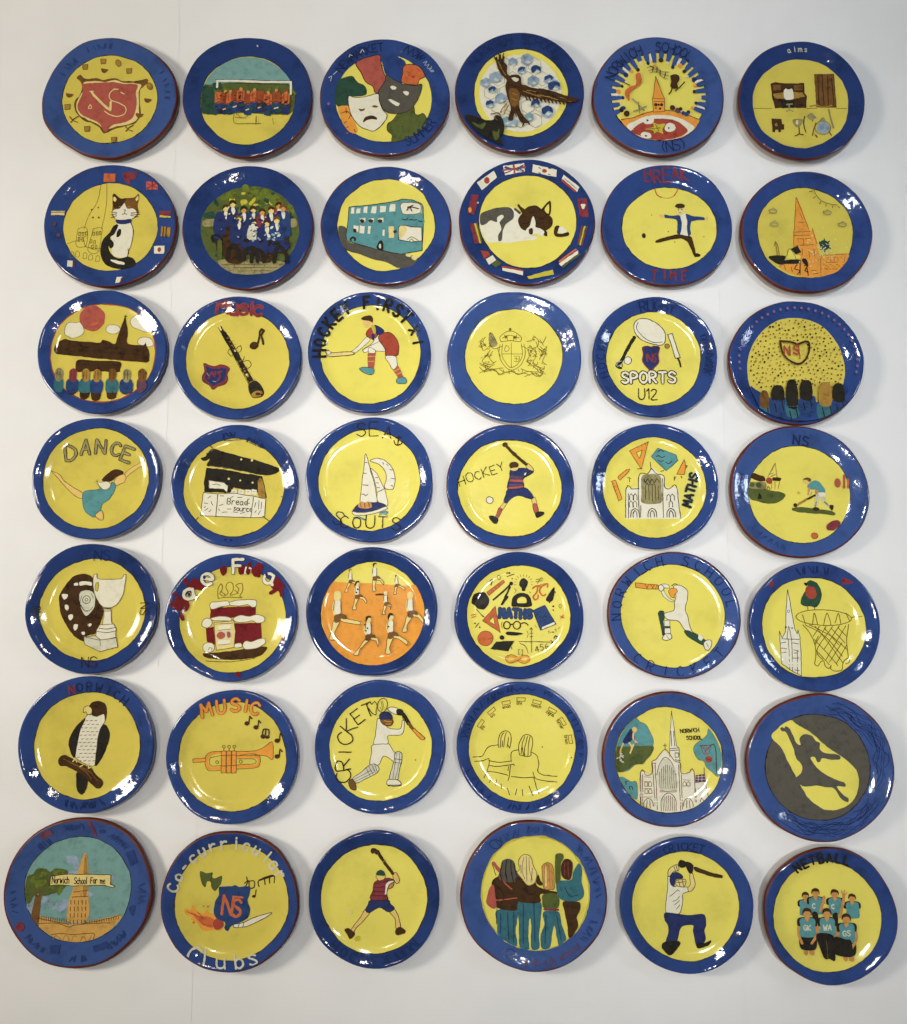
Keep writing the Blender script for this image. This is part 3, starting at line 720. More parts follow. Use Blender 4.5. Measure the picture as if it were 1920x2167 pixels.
p.sub('mottle').L('tan', 4, *["%d,%d %d,%d" % (x, 415+(x-1260)*.15+((x*7) % 23), x+20, 418+(x-1260)*.15+((x*7) % 23)) for x in range(1265, 1540, 17)]).L('black', 4, *["%d,%d %d,%d" % (x, 408+(x-1260)*.15+((x*5) % 31), x+24, 412+(x-1260)*.15+((x*5) % 31)) for x in range(1270, 1560, 19)])
p.sub('breast').C('brownmid', "1180,410 1215,400 1242,420 1240,480 1215,510 1190,490")
p.sub('face').C('whitewash', "1195,338 1215,332 1240,345 1225,360 1205,352"); p.sub('leg').L('tan', 7, "1165,490 1140,520 1128,540", "1175,500 1150,550")
p.sub('feather').L('black', 4, "1125,215 1130,250", "1140,225 1142,260", "1320,420 1400,440 1480,455", "1400,430 1520,458", "1180,380 1240,395", "1215,545 1225,570", "1240,560 1268,600").L('tan', 4, "1118,240 1140,290 1160,320", "1290,412 1340,420", "1350,440 1420,450", "1200,430 1230,440", "1195,460 1225,470")
p.part('second_bird').C('black', "915,562 960,560 1010,578 1050,590 1085,588 1095,562 1120,560 1140,580 1152,630 1145,665 1125,690 1145,740 1100,720 1040,690 990,655 945,610")
p.C('green', "960,600 1000,615 1040,605 1020,640 985,625").C('green', "1080,650 1105,660 1120,640 1118,690 1095,705").L('brownmid', 6, "1070,552 1095,548", "1098,545 1115,545 1128,560", "1090,570 1110,590")
p.part('rim_lettering').TA('rimink', 4, 'NORWICH SCHOOL', -56, 42, .86, 56)

p = plate(15, 'painted_plate', 'blue rimmed plate with an orange spire, a red pizza and a ring of small figures', rim='bluepale', depth=.003, thick=.010, lip=.975, rimwob=.016, ringw=5)
p.part('people_ring')
for i in range(24):
    a_ = R(-112+224*i/23); ex, ey = 435+285*math.sin(a_), 439-261*math.cos(a_)
    dx, dy = -math.sin(a_), math.cos(a_); nx, ny = -dy, dx
    ln = 40+13*((i*7) % 3); wd = 14
    def q_(t, s_): return (ex+dx*t+nx*s_, ey+dy*t+ny*s_)
    if i % 4 == 3: p.E('white', ex+dx*26+nx*18, ey+dy*26+ny*18, 9, 26, rot=math.degrees(a_), amp=4)
    p.C('bluepale', [q_(-6, -wd), q_(-6, wd), q_(ln*.7, wd*.9), q_(ln, wd*.4), q_(ln, -wd*.4), q_(ln*.7, -wd*.9)])
    p.E(('brown', 'cream', 'navy', 'orange')[i % 4], ex+dx*(ln+4), ey+dy*(ln+4), 11 if i % 3 else 15, amp=3)
p.part('table_edge').C('orange', "205,582 260,575 330,545 390,530 440,520 500,528 570,545 630,565 672,582 660,610 630,650 560,690 440,705 330,690 250,640").L('brownmid', 5, "205,582 280,570 350,545 400,532", "470,525 560,540 670,580")
p.part('white_cloth').C('white', "240,622 290,590 360,562 440,555 520,562 590,590 640,628 600,668 520,695 440,704 350,694 280,660")
p.part('pizza').C('red', "265,650 320,605 400,580 470,578 540,592 585,625 602,650 560,682 500,698 440,703 370,697 310,676")
p.sub('topping').C('white', "338,582 365,562 400,570 398,600 362,610 340,600"); p.sub('topping').C('white', "465,628 490,602 525,615 528,640 500,656 470,648"); p.sub('topping').C('white', "318,672 345,655 380,668 382,690 340,690")
p.sub('topping').C('olive', "350,640 400,625 395,600 430,612 470,608 450,640 455,668 420,655 400,668 395,648").L('fine', 4, "360,640 440,632", "410,612 430,650")
p.sub('topping').C('navy', "358,578 372,588 360,596"); p.sub('topping').C('navy', "485,626 498,634 486,642"); p.sub('topping').C('navy', "345,672 362,680 350,686")
p.part('spire').CO('orange', 'brownmid', 4, "418,322 455,430 470,460 466,535 400,540 396,460 402,440", straight=True).L('brownmid', 4, "400,455 468,460", "405,475 465,478").dots('brown', 9, "415,495 432,495 450,495").dots('brown', 6, "415,515 440,518")
p.part('sheet_music').L('stone', 4, "368,272 420,262 450,292 500,298", "378,290 425,278 455,310 495,318", "385,305 430,295 458,328 492,340").L('brown', 6, "405,268 400,295", "430,270 425,300", "448,290 446,318", "480,300 470,330").L('brown', 5, "385,262 410,272")
p.part('violin').C('brown', "508,320 540,312 562,325 560,350 545,370 550,395 520,398 505,380 512,355").L('brown', 7, "515,395 508,415 495,430", "592,358 565,385 535,412")
p.part('pink_bird').C('orangered', "300,312 325,305 335,340 325,372 290,400 262,430 255,475 232,440 235,410 265,385 300,370")
p.part('windmill').L('stone', 8, "312,480 318,545", "278,458 345,530", "282,535 358,505").L('brownmid', 6, "222,358 262,378", "312,500 316,520")
p.part('diner').E('brown', 515, 512, 16).E('purple', 545, 530, 17).E('brown', 562, 520, 11).E('brown', 608, 540, 11); p.E('midblue', 598, 552, 14).E('midblue', 578, 545, 12).E('brown', 240, 548, 18).E('midblue', 218, 515, 18, 12)
p.part('rim_lettering').TA('rimink', 6, 'NORWICH', -67, -22, .79, 58).TA('rimink', 6, 'SCHOOL', 0, 36, .80, 58).TA('rimink', 6, '(NS)', 178, 158, .86, 66, inside=True)
p.part('clay_chip').C('brown', "52,340 66,325 70,360 64,395 54,380")

p = plate(16, 'painted_plate', 'small blue rimmed plate with a brown piano, a door and a drum kit', rim='bluedark', depth=.008, thick=.009, ring=None, innerwob=.010, rimwob=.008)
p.part('floor_line').K('fine', 4, "1005,510 1110,512", "1320,512 1380,510", "1500,512 1560,512")
p.part('piano').F('brown', "1108,362 1140,352 1200,360 1312,358 1312,420 1325,435 1318,508 1130,510 1115,450")
p.sub('panel').F('brownmid', "1122,370 1170,368 1170,400 1122,402"); p.sub('panel').F('brownmid', "1250,370 1304,370 1304,402 1250,402")
p.sub('keyboard').F('tan', "1120,425 1200,412 1300,415 1312,440 1240,455 1130,452")
p.part('pianist').C('white', "1188,402 1210,388 1238,395 1245,430 1240,455 1195,458 1185,430"); p.sub('head').E('brown', 1216, 384, 18, 14); p.sub('trousers').C('black', "1170,470 1245,465 1240,510 1225,500 1215,485 1195,495 1180,512")
p.sub('stool').L('stone', 8, "1200,488 1235,486", "1216,490 1214,520 1195,530", "1214,520 1235,530")
p.part('door').F('brownmid', "1374,308 1492,306 1498,508 1378,506").L('brown', 7, "1395,320 1395,500", "1420,315 1425,495", "1455,318 1450,500", "1478,312 1485,500").K('ink', 4, "1374,308 1492,306 1498,508")
p.part('armchair').F('brown', "1105,572 1165,575 1168,605 1182,608 1178,640 1160,640 1158,655 1145,655 1142,640 1125,640 1122,655 1108,650").E('tan', 1132, 610, 10)
p.part('music_stand').C('stone', "1232,580 1290,575 1285,605 1260,625 1238,610").L('brown', 7, "1268,625 1266,665 1240,678", "1266,665 1290,670", "1305,560 1298,605 1308,655").E('cream', 1258, 595, 8, 14)
p.part('drum_kit').O('stone', 8, 1410, 628, 46, 40); p.E('paleblue', 1412, 628, 38, 33); p.L('brownmid', 7, "1370,600 1352,650 1345,675", "1320,560 1350,545 1372,570", "1350,545 1352,590", "1395,590 1410,570 1425,585", "1365,670 1375,685", "1445,650 1460,672")
p.C('stone', "1318,560 1345,540 1370,565 1345,585").C('stone', "1392,590 1412,565 1430,590")
p.part('broom').L('stone', 11, "1452,520 1460,570 1475,630").L('tan', 9, "1340,500 1380,495 1420,505 1470,495")
p.part('rim_lettering').TA('whitewash', 5, 'aims', -12, 6, .85, 34)
# ================================================================= second row
p = plate(21, 'painted_plate', 'blue rimmed plate with a sitting black and white cat and small flags on the rim', depth=.006, thick=.009, rimwob=.010, ringw=3)
p.part('pencil_cathedral').L('fine', 3, "425,175 405,280 360,360 335,440", "460,168 462,300 440,440", "300,440 330,428 352,440 358,500 345,545 292,540 300,440", "305,465 355,460", "300,490 350,488", "390,440 440,432 442,470 425,580 365,570 385,470 390,440", "240,528 330,505 350,545 440,575", "345,548 440,560").dots('fine', 6, "415,312 420,372 385,372 375,325")
for (x, y) in [(310, 470), (330, 470), (350, 468), (308, 505), (330, 505), (395, 470), (415, 468), (432, 465), (380, 515), (402, 520), (390, 548), (412, 550)]: p.K('fine', 4, [(x-5, y-10), (x+5, y-10), (x+5, y+10), (x-5, y+10), (x-5, y-10)])
for (x, y) in [(270, 592), (302, 590), (348, 598), (382, 608), (425, 615)]: p.L('fine', 3, [(x-12, y+18), (x-10, y-8), (x, y-18), (x+12, y-6), (x+10, y+18), (x-12, y+18)])
p.part('cat')
p.C('white', "528,410 570,402 615,405 628,450 625,520 605,580 600,608 560,612 520,600 505,560 500,500 512,450")
p.sub('tail').C('black', "540,415 515,420 490,460 455,500 440,550 445,610 470,650 510,672 570,680 625,672 655,650 640,620 605,605 560,615 520,605 495,575 485,550 500,520 495,490 520,470")
p.sub('tail_stripe').C('white', "502,628 535,628 590,645 585,655 530,645"); p.sub('fur_patch').C('black', "545,440 558,445 555,480 535,492 532,465"); p.sub('fur_patch').C('black', "490,500 515,520 518,545 500,560 488,540")
p.sub('outline').L('ink', 4, "615,405 632,450 626,520 608,580 602,608", "605,560 610,590", "440,560 455,600")
p.sub('head').C('brownmid', "500,340 502,290 498,240 505,225 545,255 590,255 630,250 655,230 658,260 652,300 660,345 640,375 590,388 530,385 505,365")
p.C('white', "502,340 520,322 545,318 570,285 590,320 625,318 645,335 650,352 620,378 575,388 525,382")
p.C('brown', "502,310 500,240 510,228 545,258 580,255 570,285 545,312 515,318").C('cream', "506,245 525,262 515,280 505,270").C('cream', "650,240 655,262 645,275 638,262")
p.sub('face').dots('tan', 7, "545,310 600,312").dots('ink', 4, "545,312 600,314").L('ink', 4, "570,328 580,328 575,338 575,350 560,355", "575,350 590,354", "495,340 530,345", "495,358 528,352", "495,375 530,362", "615,345 665,340", "615,352 668,355", "612,360 660,370")
p.sub('collar').C('navy', "525,384 570,388 612,382 618,402 570,412 530,406")
for (nm, mats_, q) in [('flag', ('orangered', 'rimred'), "442,108 512,110 510,155 440,158"), ('flag', ('rimred', 'orangered'), "556,100 640,95 635,140 600,145 605,175 575,160 558,130"), ('flag', ('pinkred', 'rimred'), "698,155 768,158 770,205 700,205"),
                       ('flag', ('cream', 'olive'), "134,334 216,334 214,360 136,360"), ('flag', ('rimred', 'brown'), "784,334 854,334 852,360 786,360"), ('flag', ('tan', 'brownmid'), "800,425 855,435 850,490 798,485"),
                       ('flag', ('white', 'whitewash'), "760,545 822,540 822,590 762,590"), ('flag', ('white', 'paleblue'), "245,630 278,632 276,668 246,664"), ('flag', ('white', 'whitewash'), "545,728 578,728 570,765 538,762")]:
    p.part(nm).F(mats_[0], q)
p.part('flag_marks').K('olive', 12, "790,366 850,370").K('rimred', 10, "286,635 286,668", "575,735 568,765").E('red', 792, 565, 11, 15).K('brown', 7, "812,430 810,488", "830,432 828,490").K('rimred', 6, "705,170 765,195", "705,198 765,165", "735,158 735,205").K('midblue', 4, "136,342 215,342").dots('purple', 14, "155,415 185,480 620,110")

p = plate(22, 'painted_plate', 'blue rimmed plate with a dark green scene of pupils in blue blazers under trees', rim='bluedark', depth=.005, thick=.009, rimwob=.008, centre='green', ring='deepblue', ringw=3)
p.part('foliage'); blobs(p, 'leaf', 34, (1060, 1600, 185, 340), 34, 1); blobs(p, 'olive', 16, (1150, 1560, 195, 300), 13, 2); blobs(p, 'greendark', 14, (1050, 1600, 200, 340), 20, 4)
p.E('olive', 1288, 278, 22, 16)
p.part('tree_shade'); blobs(p, 'greendark', 22, (1060, 1600, 300, 620), 26, 31, .7)
p.part('hedge_shadow').C('greendark', "1045,350 1100,335 1120,370 1090,380 1050,372").C('stone', "1045,395 1110,380 1112,420 1050,425").C('stone', "1560,390 1600,380 1610,420 1570,430")
p.part('paving').C('stone', "1140,640 1200,620 1400,625 1540,640 1480,690 1400,708 1300,712 1210,695").L('ink', 3, "1160,655 1530,650", "1180,672 1500,672", "1210,690 1460,690", "1240,655 1240,672", "1300,640 1302,655", "1360,655 1358,672", "1420,655 1424,672", "1280,672 1280,690", "1340,672 1344,690", "1400,690 1404,705")
def pupil(x, y, hw, hh, head, coat='midblue', hair='brown', bottom='brown', leg=90):
    p.part('pupil').C(bottom, [(x-hw*.8, y+hh*.7), (x+hw*.8, y+hh*.7), (x+hw*.7, y+hh+leg), (x-hw*.7, y+hh+leg)])
    p.C(coat, [(x-hw, y+hh), (x-hw*.95, y+18), (x, y), (x+hw*.95, y+18), (x+hw, y+hh)])
    p.sub('head').E('fleshy' if head != 'w' else 'cream', x, y-15, 16, 20); p.sub('hair').C(hair, [(x-21, y-12), (x-17, y-36), (x+5, y-42), (x+21, y-28), (x+19, y-14), (x, y-26)])
    p.sub('shirt').C('white', [(x-9, y+6), (x+11, y+4), (x+14, y+34), (x+2, y+48)], amp=4)
pupil(1180, 335, 62, 135, 'w', coat='navy', leg=110); pupil(1222, 310, 30, 120, 'w', coat='navy', hair='brown', leg=170); pupil(1345, 345, 55, 150, 'w'); pupil(1500, 320, 62, 150, 'f', coat='red', hair='brown'); pupil(1525, 335, 42, 150, 'f', hair='brownmid', leg=90)
pupil(1290, 345, 34, 150, 'f', coat='navy', hair='black'); pupil(1400, 360, 36, 150, 'f', coat='rimred', hair='brown'); pupil(1455, 350, 32, 140, 'w', coat='navy', hair='brown')
p.part('dark_coat').C('brown', "1190,440 1235,425 1260,450 1285,520 1290,640 1200,640 1170,560")
pupil(1262, 400, 45, 120, 'w', coat='navy', hair='brownmid', leg=60); pupil(1352, 425, 34, 90, 'w', coat='whitewash', hair='brown', leg=60); pupil(1430, 430, 52, 110, 'w', coat='navy'); pupil(1490, 410, 40, 120, 'w', coat='midblue', hair='brownmid', leg=30)
p.part('trousers').C('navy', "1290,520 1420,510 1560,520 1555,570 1450,590 1300,580")
p.part('bag').C('black', "1098,485 1130,475 1148,490 1140,525 1105,520")
for q in ["1300,628 1305,580 1345,560 1375,590 1380,640", "1345,640 1350,590 1385,570 1415,600 1418,640", "1480,640 1490,570 1520,555 1550,600 1555,640", "1200,620 1210,560 1235,545 1262,580 1270,630"]: p.part('bent_leg').L('black', 26, q)
p.part('brush_dabs'); blobs(p, 'navy', 26, (1120, 1560, 340, 520), 17, 11, .5); blobs(p, 'black', 14, (1150, 1540, 480, 620), 18, 12, .5); blobs(p, 'paleblue', 9, (1150, 1540, 340, 500), 8, 13)
p.part('shirt_dabs'); blobs(p, 'white', 14, (1330, 1510, 420, 500), 11, 9); blobs(p, 'paleblue', 10, (1340, 1500, 470, 520), 9, 5); blobs(p, 'cream', 9, (1160, 1500, 300, 420), 8, 6)
p.part('trousers').C('green', "1140,520 1165,518 1168,620 1145,615")

p = plate(23, 'painted_plate', 'blue rimmed plate with a teal double decker bus on a black road', depth=.006, thick=.010, lip=.98, rimwob=.010, innerwob=.012)
p.part('road').C('grey', "160,425 200,430 215,470 212,515 300,535 400,560 500,585 560,590 610,600 635,620 600,660 520,672 450,640 380,625 280,590 225,575 190,545 165,490")
p.part('bus').CO('teal', 'ink', 5, "222,308 330,298 430,285 515,270 540,260 600,264 640,280 660,290 668,310 670,440 662,570 600,580 540,592 470,580 380,560 290,535 212,512 205,480 215,400", straight=True)
p.sub('front_panel').F('olive', "640,290 660,300 662,350 645,345").C('teal', "530,370 660,378 664,410 530,405")
p.sub('windscreen').CO('white', 'fine', 4, "535,288 600,282 645,290 655,310 645,345 560,352 538,335"); p.sub('windscreen').CO('white', 'ink', 5, "522,425 560,420 600,428 660,432 662,512 600,520 522,505", straight=True)
p.C('cream', "525,430 560,425 570,450 535,500 525,500").L('stone', 6, "575,505 600,488 640,510", "585,515 600,500 612,515")
for q in ["235,315 255,312 252,348 232,350", "268,318 292,316 290,345 264,348", "312,308 335,306 330,345 306,345", "360,306 388,304 384,346 352,346", "408,303 444,300 442,338 408,340", "470,292 500,290 500,335 464,338"]: p.sub('window').F('white', q)
for q in ["250,420 280,422 278,460 250,452", "288,422 318,425 312,470 284,466", "338,424 354,426 350,470 334,468"]: p.sub('window').F('white', q)
p.sub('door').F('cream', "462,428 494,425 492,496 462,494"); p.sub('window').F('white', "426,448 438,446 436,484 424,482")
for x in (302, 355, 412): p.sub('window').F('white', [(x-16, 380), (x+18, 376), (x+18, 398), (x-14, 402)]); p.C('brown', [(x-18, 388), (x-4, 382), (x+14, 392), (x+2, 406), (x-12, 402)])
p.sub('number_plate').L('brown', 7, "570,330 590,310 640,320", "590,310 600,335", "575,312 605,300"); p.sub('lettering').L('ink', 5, "540,382 560,388 575,380", "585,388 600,384 615,390 630,385", "640,392 650,398 664,395")
p.sub('driver').C('brown', "488,455 508,448 510,462 492,468"); p.C('brown', "248,440 268,445 262,462 250,462")
p.sub('wheel').C('black', "230,500 245,488 262,495 264,515 230,512").E('teal', 247, 508, 8); p.sub('wheel').C('black', "390,555 402,515 418,508 430,530 428,572 405,568").E('whitewash', 410, 545, 7, 14)
p.sub('front_light').C('cream', "565,590 600,600 590,612 565,602"); p.sub('front_light').C('cream', "600,605 635,600 625,628 600,618")

p = plate(24, 'painted_plate', 'blue rimmed plate with a sleeping black and white cat, a ring of flags round it', rim='bluedark', depth=.005, thick=.009, rimwob=.008, ringw=5)
p.part('sleeping_cat').C('white', "1006,400 1030,390 1110,370 1170,330 1180,310 1220,320 1255,350 1280,400 1300,440 1300,475 1345,488 1350,500 1300,510 1240,515 1180,525 1110,520 1060,522 1030,490 1012,450")
p.sub('fur_patch').C('grey', "1010,355 1050,330 1120,312 1185,312 1212,345 1205,380 1165,410 1145,450 1135,512 1118,515 1115,480 1135,440 1125,400 1150,370 1140,355 1110,372 1108,400 1070,390 1040,410 1010,415")
p.sub('fur_patch').L('grey', 16, "1240,298 1262,330 1280,345", "1218,322 1245,345")
p.sub('head').C('brown', "1280,318 1310,302 1350,302 1380,325 1410,350 1440,375 1440,420 1410,448 1380,452 1340,440 1310,445 1270,450 1240,415 1238,380 1260,345")
p.sub('ear').C('brown', "1232,292 1262,312 1285,335 1260,345"); p.sub('ear').C('brown', "1375,330 1425,272 1436,300 1425,360"); p.C('yellow', "1395,325 1422,292 1418,350")
p.sub('muzzle').C('white', "1325,365 1340,400 1340,430 1370,440 1400,470 1380,485 1340,470 1300,478 1285,445 1305,420")
p.sub('nose').C('brown', "1300,445 1318,435 1325,455 1320,475 1302,470"); p.sub('mouth').C('brown', "1388,440 1410,460 1408,485 1385,478 1392,462"); p.sub('eye').L('black', 6, "1265,405 1290,410 1300,395", "1345,408 1370,412")
p.part('paw').C('brown', "1455,430 1480,420 1485,440 1470,465 1500,470 1535,460 1538,480 1490,490 1452,478").C('white', "1482,432 1505,430 1530,455 1500,468 1475,462")
for (mats_, q, extra) in [('white', "988,162 1092,92 1110,130 1020,208", 'J'), ('white', "1148,62 1275,45 1280,95 1158,118", 'U'), ('white', "1328,52 1470,85 1468,130 1322,100", 'K'), ('white', "1512,115 1605,190 1592,220 1500,142", 'R'),
                   ('rimred', "958,235 1000,238 972,360 932,345", 'C'), ('rimred', "1592,258 1648,260 1658,370 1606,372", 'H'), ('rimred', "945,412 992,405 1018,528 975,530", 'B'), ('green', "1625,425 1648,428 1612,540 1592,535", 'S'),
                   ('red', "1010,570 1058,578 1068,600 1030,620", 'I'), ('white', "1138,672 1262,692 1262,718 1140,690", 'P'), ('olive', "1285,725 1440,685 1448,712 1295,742", 'E'), ('white', "1475,650 1590,570 1592,590 1490,664", 'N')]:
    p.part('flag').F(mats_, q)
    if extra == 'J': p.sub('disc').E('red', 1050, 150, 17, 21)
    if extra == 'K': p.sub('disc').E('red', 1397, 92, 15, 12); p.sub('stroke').K('ink', 5, "1362,72 1374,80", "1420,75 1434,80", "1362,104 1374,108", "1420,112 1432,116")
    if extra == 'U': p.sub('cross').K('red', 13, "1150,88 1278,70", "1212,58 1216,108").K('midblue', 9, "1158,72 1195,82", "1232,90 1268,60", "1160,105 1190,94", "1235,72 1270,92"); p.K('rimred', 5, "1160,66 1270,98", "1160,108 1272,55")
    if extra == 'R': p.sub('stripe').K('red', 15, "1505,150 1580,215"); p.K('paleblue', 7, "1518,140 1588,200")
    if extra == 'C': p.sub('star').C('orange', "938,318 950,310 958,330 945,345"); p.E('whitewash', 994, 285, 6)
    if extra == 'H': p.sub('flower').E('white', 1626, 308, 10, 16); p.E('white', 1620, 300, 8).E('white', 1634, 300, 7)
    if extra == 'B': p.sub('stripe').K('olive', 12, "978,412 1008,525"); p.K('green', 9, "990,410 1016,522")
    if extra == 'S': p.sub('stripe').K('olive', 8, "1634,428 1604,536"); p.K('rimred', 8, "1618,430 1590,535", "1648,430 1614,540")
    if extra == 'I': p.sub('stripe').F('white', "1042,622 1082,598 1102,628 1060,655"); p.F('green', "1072,650 1108,628 1135,650 1100,672")
    if extra == 'P': p.sub('stripe').K('red', 10, "1140,668 1262,690")
    if extra == 'N': p.sub('stripe').K('orangered', 12, "1480,636 1578,566"); p.K('green', 12, "1498,668 1598,594")

p = plate(25, 'painted_plate', 'blue rimmed plate with a leaping boy in a blazer, red letters top and bottom', depth=.008, thick=.011, rimwob=.014, ringw=4)
p.part('hoop').L('orangered', 8, "418,200 430,235 455,250").L('orangered', 4, "455,250 500,255 535,240").L('orangered', 8, "535,240 552,215 556,196")
p.part('boy').C('white', "565,358 600,350 608,400 605,450 612,482 560,475 570,420")
p.sub('blazer').C('midblue', "470,355 520,362 562,358 575,400 572,440 560,475 545,470 548,430 545,390 510,378 472,372"); p.C('midblue', "600,350 640,362 712,370 718,386 650,392 632,400 625,440 628,470 612,482 605,440 608,395")
p.sub('trousers').C('brown', "545,475 600,482 632,492 645,540 655,588 660,600 640,598 622,550 600,515 560,500 490,510 430,525 412,520 418,508 470,490")
p.sub('shoe').C('ink', "638,595 660,588 682,595 680,604 645,610"); p.sub('head').E('cream', 572, 332, 26, 26); p.sub('cap').C('brown', "535,305 545,292 580,288 598,300 590,314 560,318")
p.sub('face').dots('ink', 4, "558,326 578,324").L('ink', 3, "560,342 575,345"); p.sub('hand').C('skin', "468,360 440,355 445,372 468,374"); p.sub('hand').C('skin', "715,370 738,372 730,388 716,386")
p.part('ball').E('green', 344, 482, 13, 16).C('black', "335,478 350,470 352,495 340,492").dots('brown', 3, "492,458 705,488 530,520 395,358")
p.part('rim_lettering').T('rimred', 11, 'BREAK', 362, 160, 78, rot=-3, wf=.55, gap=.18, jit=.1).T('rimred', 11, 'TIME', 384, 745, 60, rot=2, wf=.6, gap=.55, jit=.06)

p = plate(26, 'painted_plate', 'blue rimmed plate with an orange cathedral spire, pencil clouds and a glittering town', depth=.008, thick=.009, lip=.975, rimwob=.010)
p.part('cathedral').C('orange', "1268,250 1282,270 1310,350 1338,440 1340,460 1260,460 1250,420 1262,330")
p.C('orange', "1238,452 1260,462 1340,458 1362,440 1378,510 1400,600 1480,595 1560,590 1562,620 1500,690 1420,720 1330,732 1240,715 1170,685 1145,660 1190,650 1250,620 1240,540")
p.sub('pencil_line').L('fine', 4, "1268,250 1250,420 1240,540", "1270,252 1335,440", "1255,460 1342,456", "1355,435 1380,530", "1400,600 1560,590", "1430,640 1540,640", "1420,680 1500,680", "1400,600 1395,720", "1240,540 1250,620").L('fine', 3, "1480,610 1500,612 1500,640 1480,640 1480,610", "1520,610 1540,612 1540,640", "1440,615 1460,615 1458,638")
p.sub('window_mark').K('fine', 3, *["%d,%d %d,%d" % (x, 650+(x % 37)*.6, x+12, 650+(x % 37)*.6) for x in range(1410, 1540, 13)]).K('fine', 4, "1250,480 1340,478", "1262,500 1300,500 1300,540", "1310,500 1345,498", "1255,540 1360,535", "1290,560 1290,600", "1330,560 1332,610", "1360,560 1365,610", "1290,350 1300,380", "1275,400 1310,400")
p.part('roof').C('black', "1088,605 1180,600 1195,612 1182,628 1260,622 1275,630 1262,650 1190,650 1150,655 1120,640"); p.sub('roof').F('black', "1218,560 1262,542 1285,580 1245,598"); p.sub('roof').C('black', "1285,625 1305,615 1322,640 1318,665 1295,650")
p.part('town_wall').C('yellow', "1200,600 1215,560 1250,595 1275,600 1270,620 1190,615").L('fine', 4, "1195,605 1212,560 1245,600 1250,622", "1150,665 1175,652 1185,685").L('ink', 6, "1255,655 1240,680 1270,690 1255,712", "1300,660 1320,660 1300,690 1320,700", "1310,640 1320,720", "1275,630 1270,715").L('fine', 4, "1220,670 1225,700", "1340,690 1370,690", "1350,712 1380,705")
p.part('tower').L('tan', 9, "1132,530 1138,595").L('fine', 4, "1122,545 1132,520 1145,545 1150,600", "1132,515 1132,525")
p.part('tree').E('greendark', 1425, 540, 30, 32, amp=9); p.L('greendark', 7, "1395,520 1460,560", "1400,565 1455,515", "1425,500 1425,580")
p.part('painted_sparkle'); rg = random.Random(4)
for i in range(85): p.E('cream' if i % 2 else 'whitewash', rg.gauss(1395, 62), rg.gauss(580, 48), rg.uniform(2, 5.5))  # pale dots paint the sparkling highlights of the glaze
p.part('pencil_sun').L('fine', 4, "1370,205 1385,245 1420,280 1470,298 1510,302").K('fine', 5, "1342,222 1362,218", "1365,262 1378,252", "1402,295 1410,282", "1438,310 1442,298", "1478,320 1480,308", "1512,310 1522,318")
for (x, y) in [(1118, 336), (1125, 415), (1445, 345), (1532, 418)]: p.part('pencil_cloud').L('stone', 6, [(x-22, y+8), (x-24, y-4), (x-8, y-6), (x+2, y-16), (x+14, y-6), (x+24, y), (x+20, y+12), (x-4, y+14), (x-22, y+8)])
# ================================================================= third row
p = plate(31, 'painted_plate', 'blue rimmed plate with a brown school skyline, a red sun and pupils along the bottom', side='blue', depth=.009, ring='red', ringw=6)
p.part('red_sun').E('rose', 376, 210, 78, 76, amp=6); p.sub('sun_core').E('orangered', 380, 216, 36, 34, amp=3); p.sub('brush_line').O('red', 4, 376, 210, 56, 54)
for q in ["212,280 225,245 250,235 280,238 300,232 322,262 328,295 305,318 260,332 235,318 215,310", "462,270 475,252 500,250 530,255 548,272 540,292 510,305 480,300 462,285", "605,225 625,200 655,190 690,215 710,245 722,285 690,290 650,275 620,262 610,245", "655,345 675,328 710,325 740,340 748,375 720,382 690,375 662,365"]: p.part('cloud').CO('white', 'fine', 3, q)
p.part('school_building').C('brown', "155,390 175,360 215,335 260,345 330,350 430,358 440,342 480,350 520,362 540,300 565,225 575,195 582,225 595,300 598,362 690,372 700,355 712,378 725,400 728,450 720,475 650,472 550,465 450,455 350,445 250,435 170,425")
p.sub('brush_line').L('ink', 3, "260,380 700,400", "300,410 720,430", "540,300 560,440", "240,430 245,350", "690,380 690,470"); p.sub('weather_vane').L('ink', 4, "576,190 576,215", "568,196 586,200")
p.part('low_wall').C('brown', "292,470 320,460 400,465 552,472 555,520 545,535 420,530 300,535 290,510").L('ink', 3, "320,490 540,495", "340,470 350,525", "420,470 430,525", "490,475 495,530")
for i, (x, y, hair) in enumerate([(192, 540, 'stone'), (275, 545, 'rimred'), (352, 545, 'tan'), (420, 548, 'tan'), (512, 545, 'brownmid'), (598, 548, 'stone'), (690, 545, 'brownmid')]):
    p.part('pupil'); w_ = 42 if i not in (0, 6) else 32
    bt = 705-abs(i-3)*abs(i-3)*9
    p.C('brown', [(x-26, y+95), (x+26, y+95), (x+24, bt-12), (x, bt), (x-26, bt-8)])
    p.sub('jumper').C(('tealdark', 'midblue')[i % 2] if i not in (6,) else 'purple', [(x-14, y+24), (x+14, y+24), (x+w_*.9, y+50), (x+w_*.9, y+95), (x+24, y+112), (x-26, y+112), (x-w_*.9, y+92), (x-w_*.9, y+48)])
    p.sub('hair').C(hair, [(x-22, y+20), (x-20, y-18), (x, y-32), (x+22, y-16), (x+22, y+24), (x+10, y+48), (x-12, y+46)]).L('brown', 3, [(x-10, y-18), (x-12, y+30)], [(x+6, y-22), (x+8, y+32)])

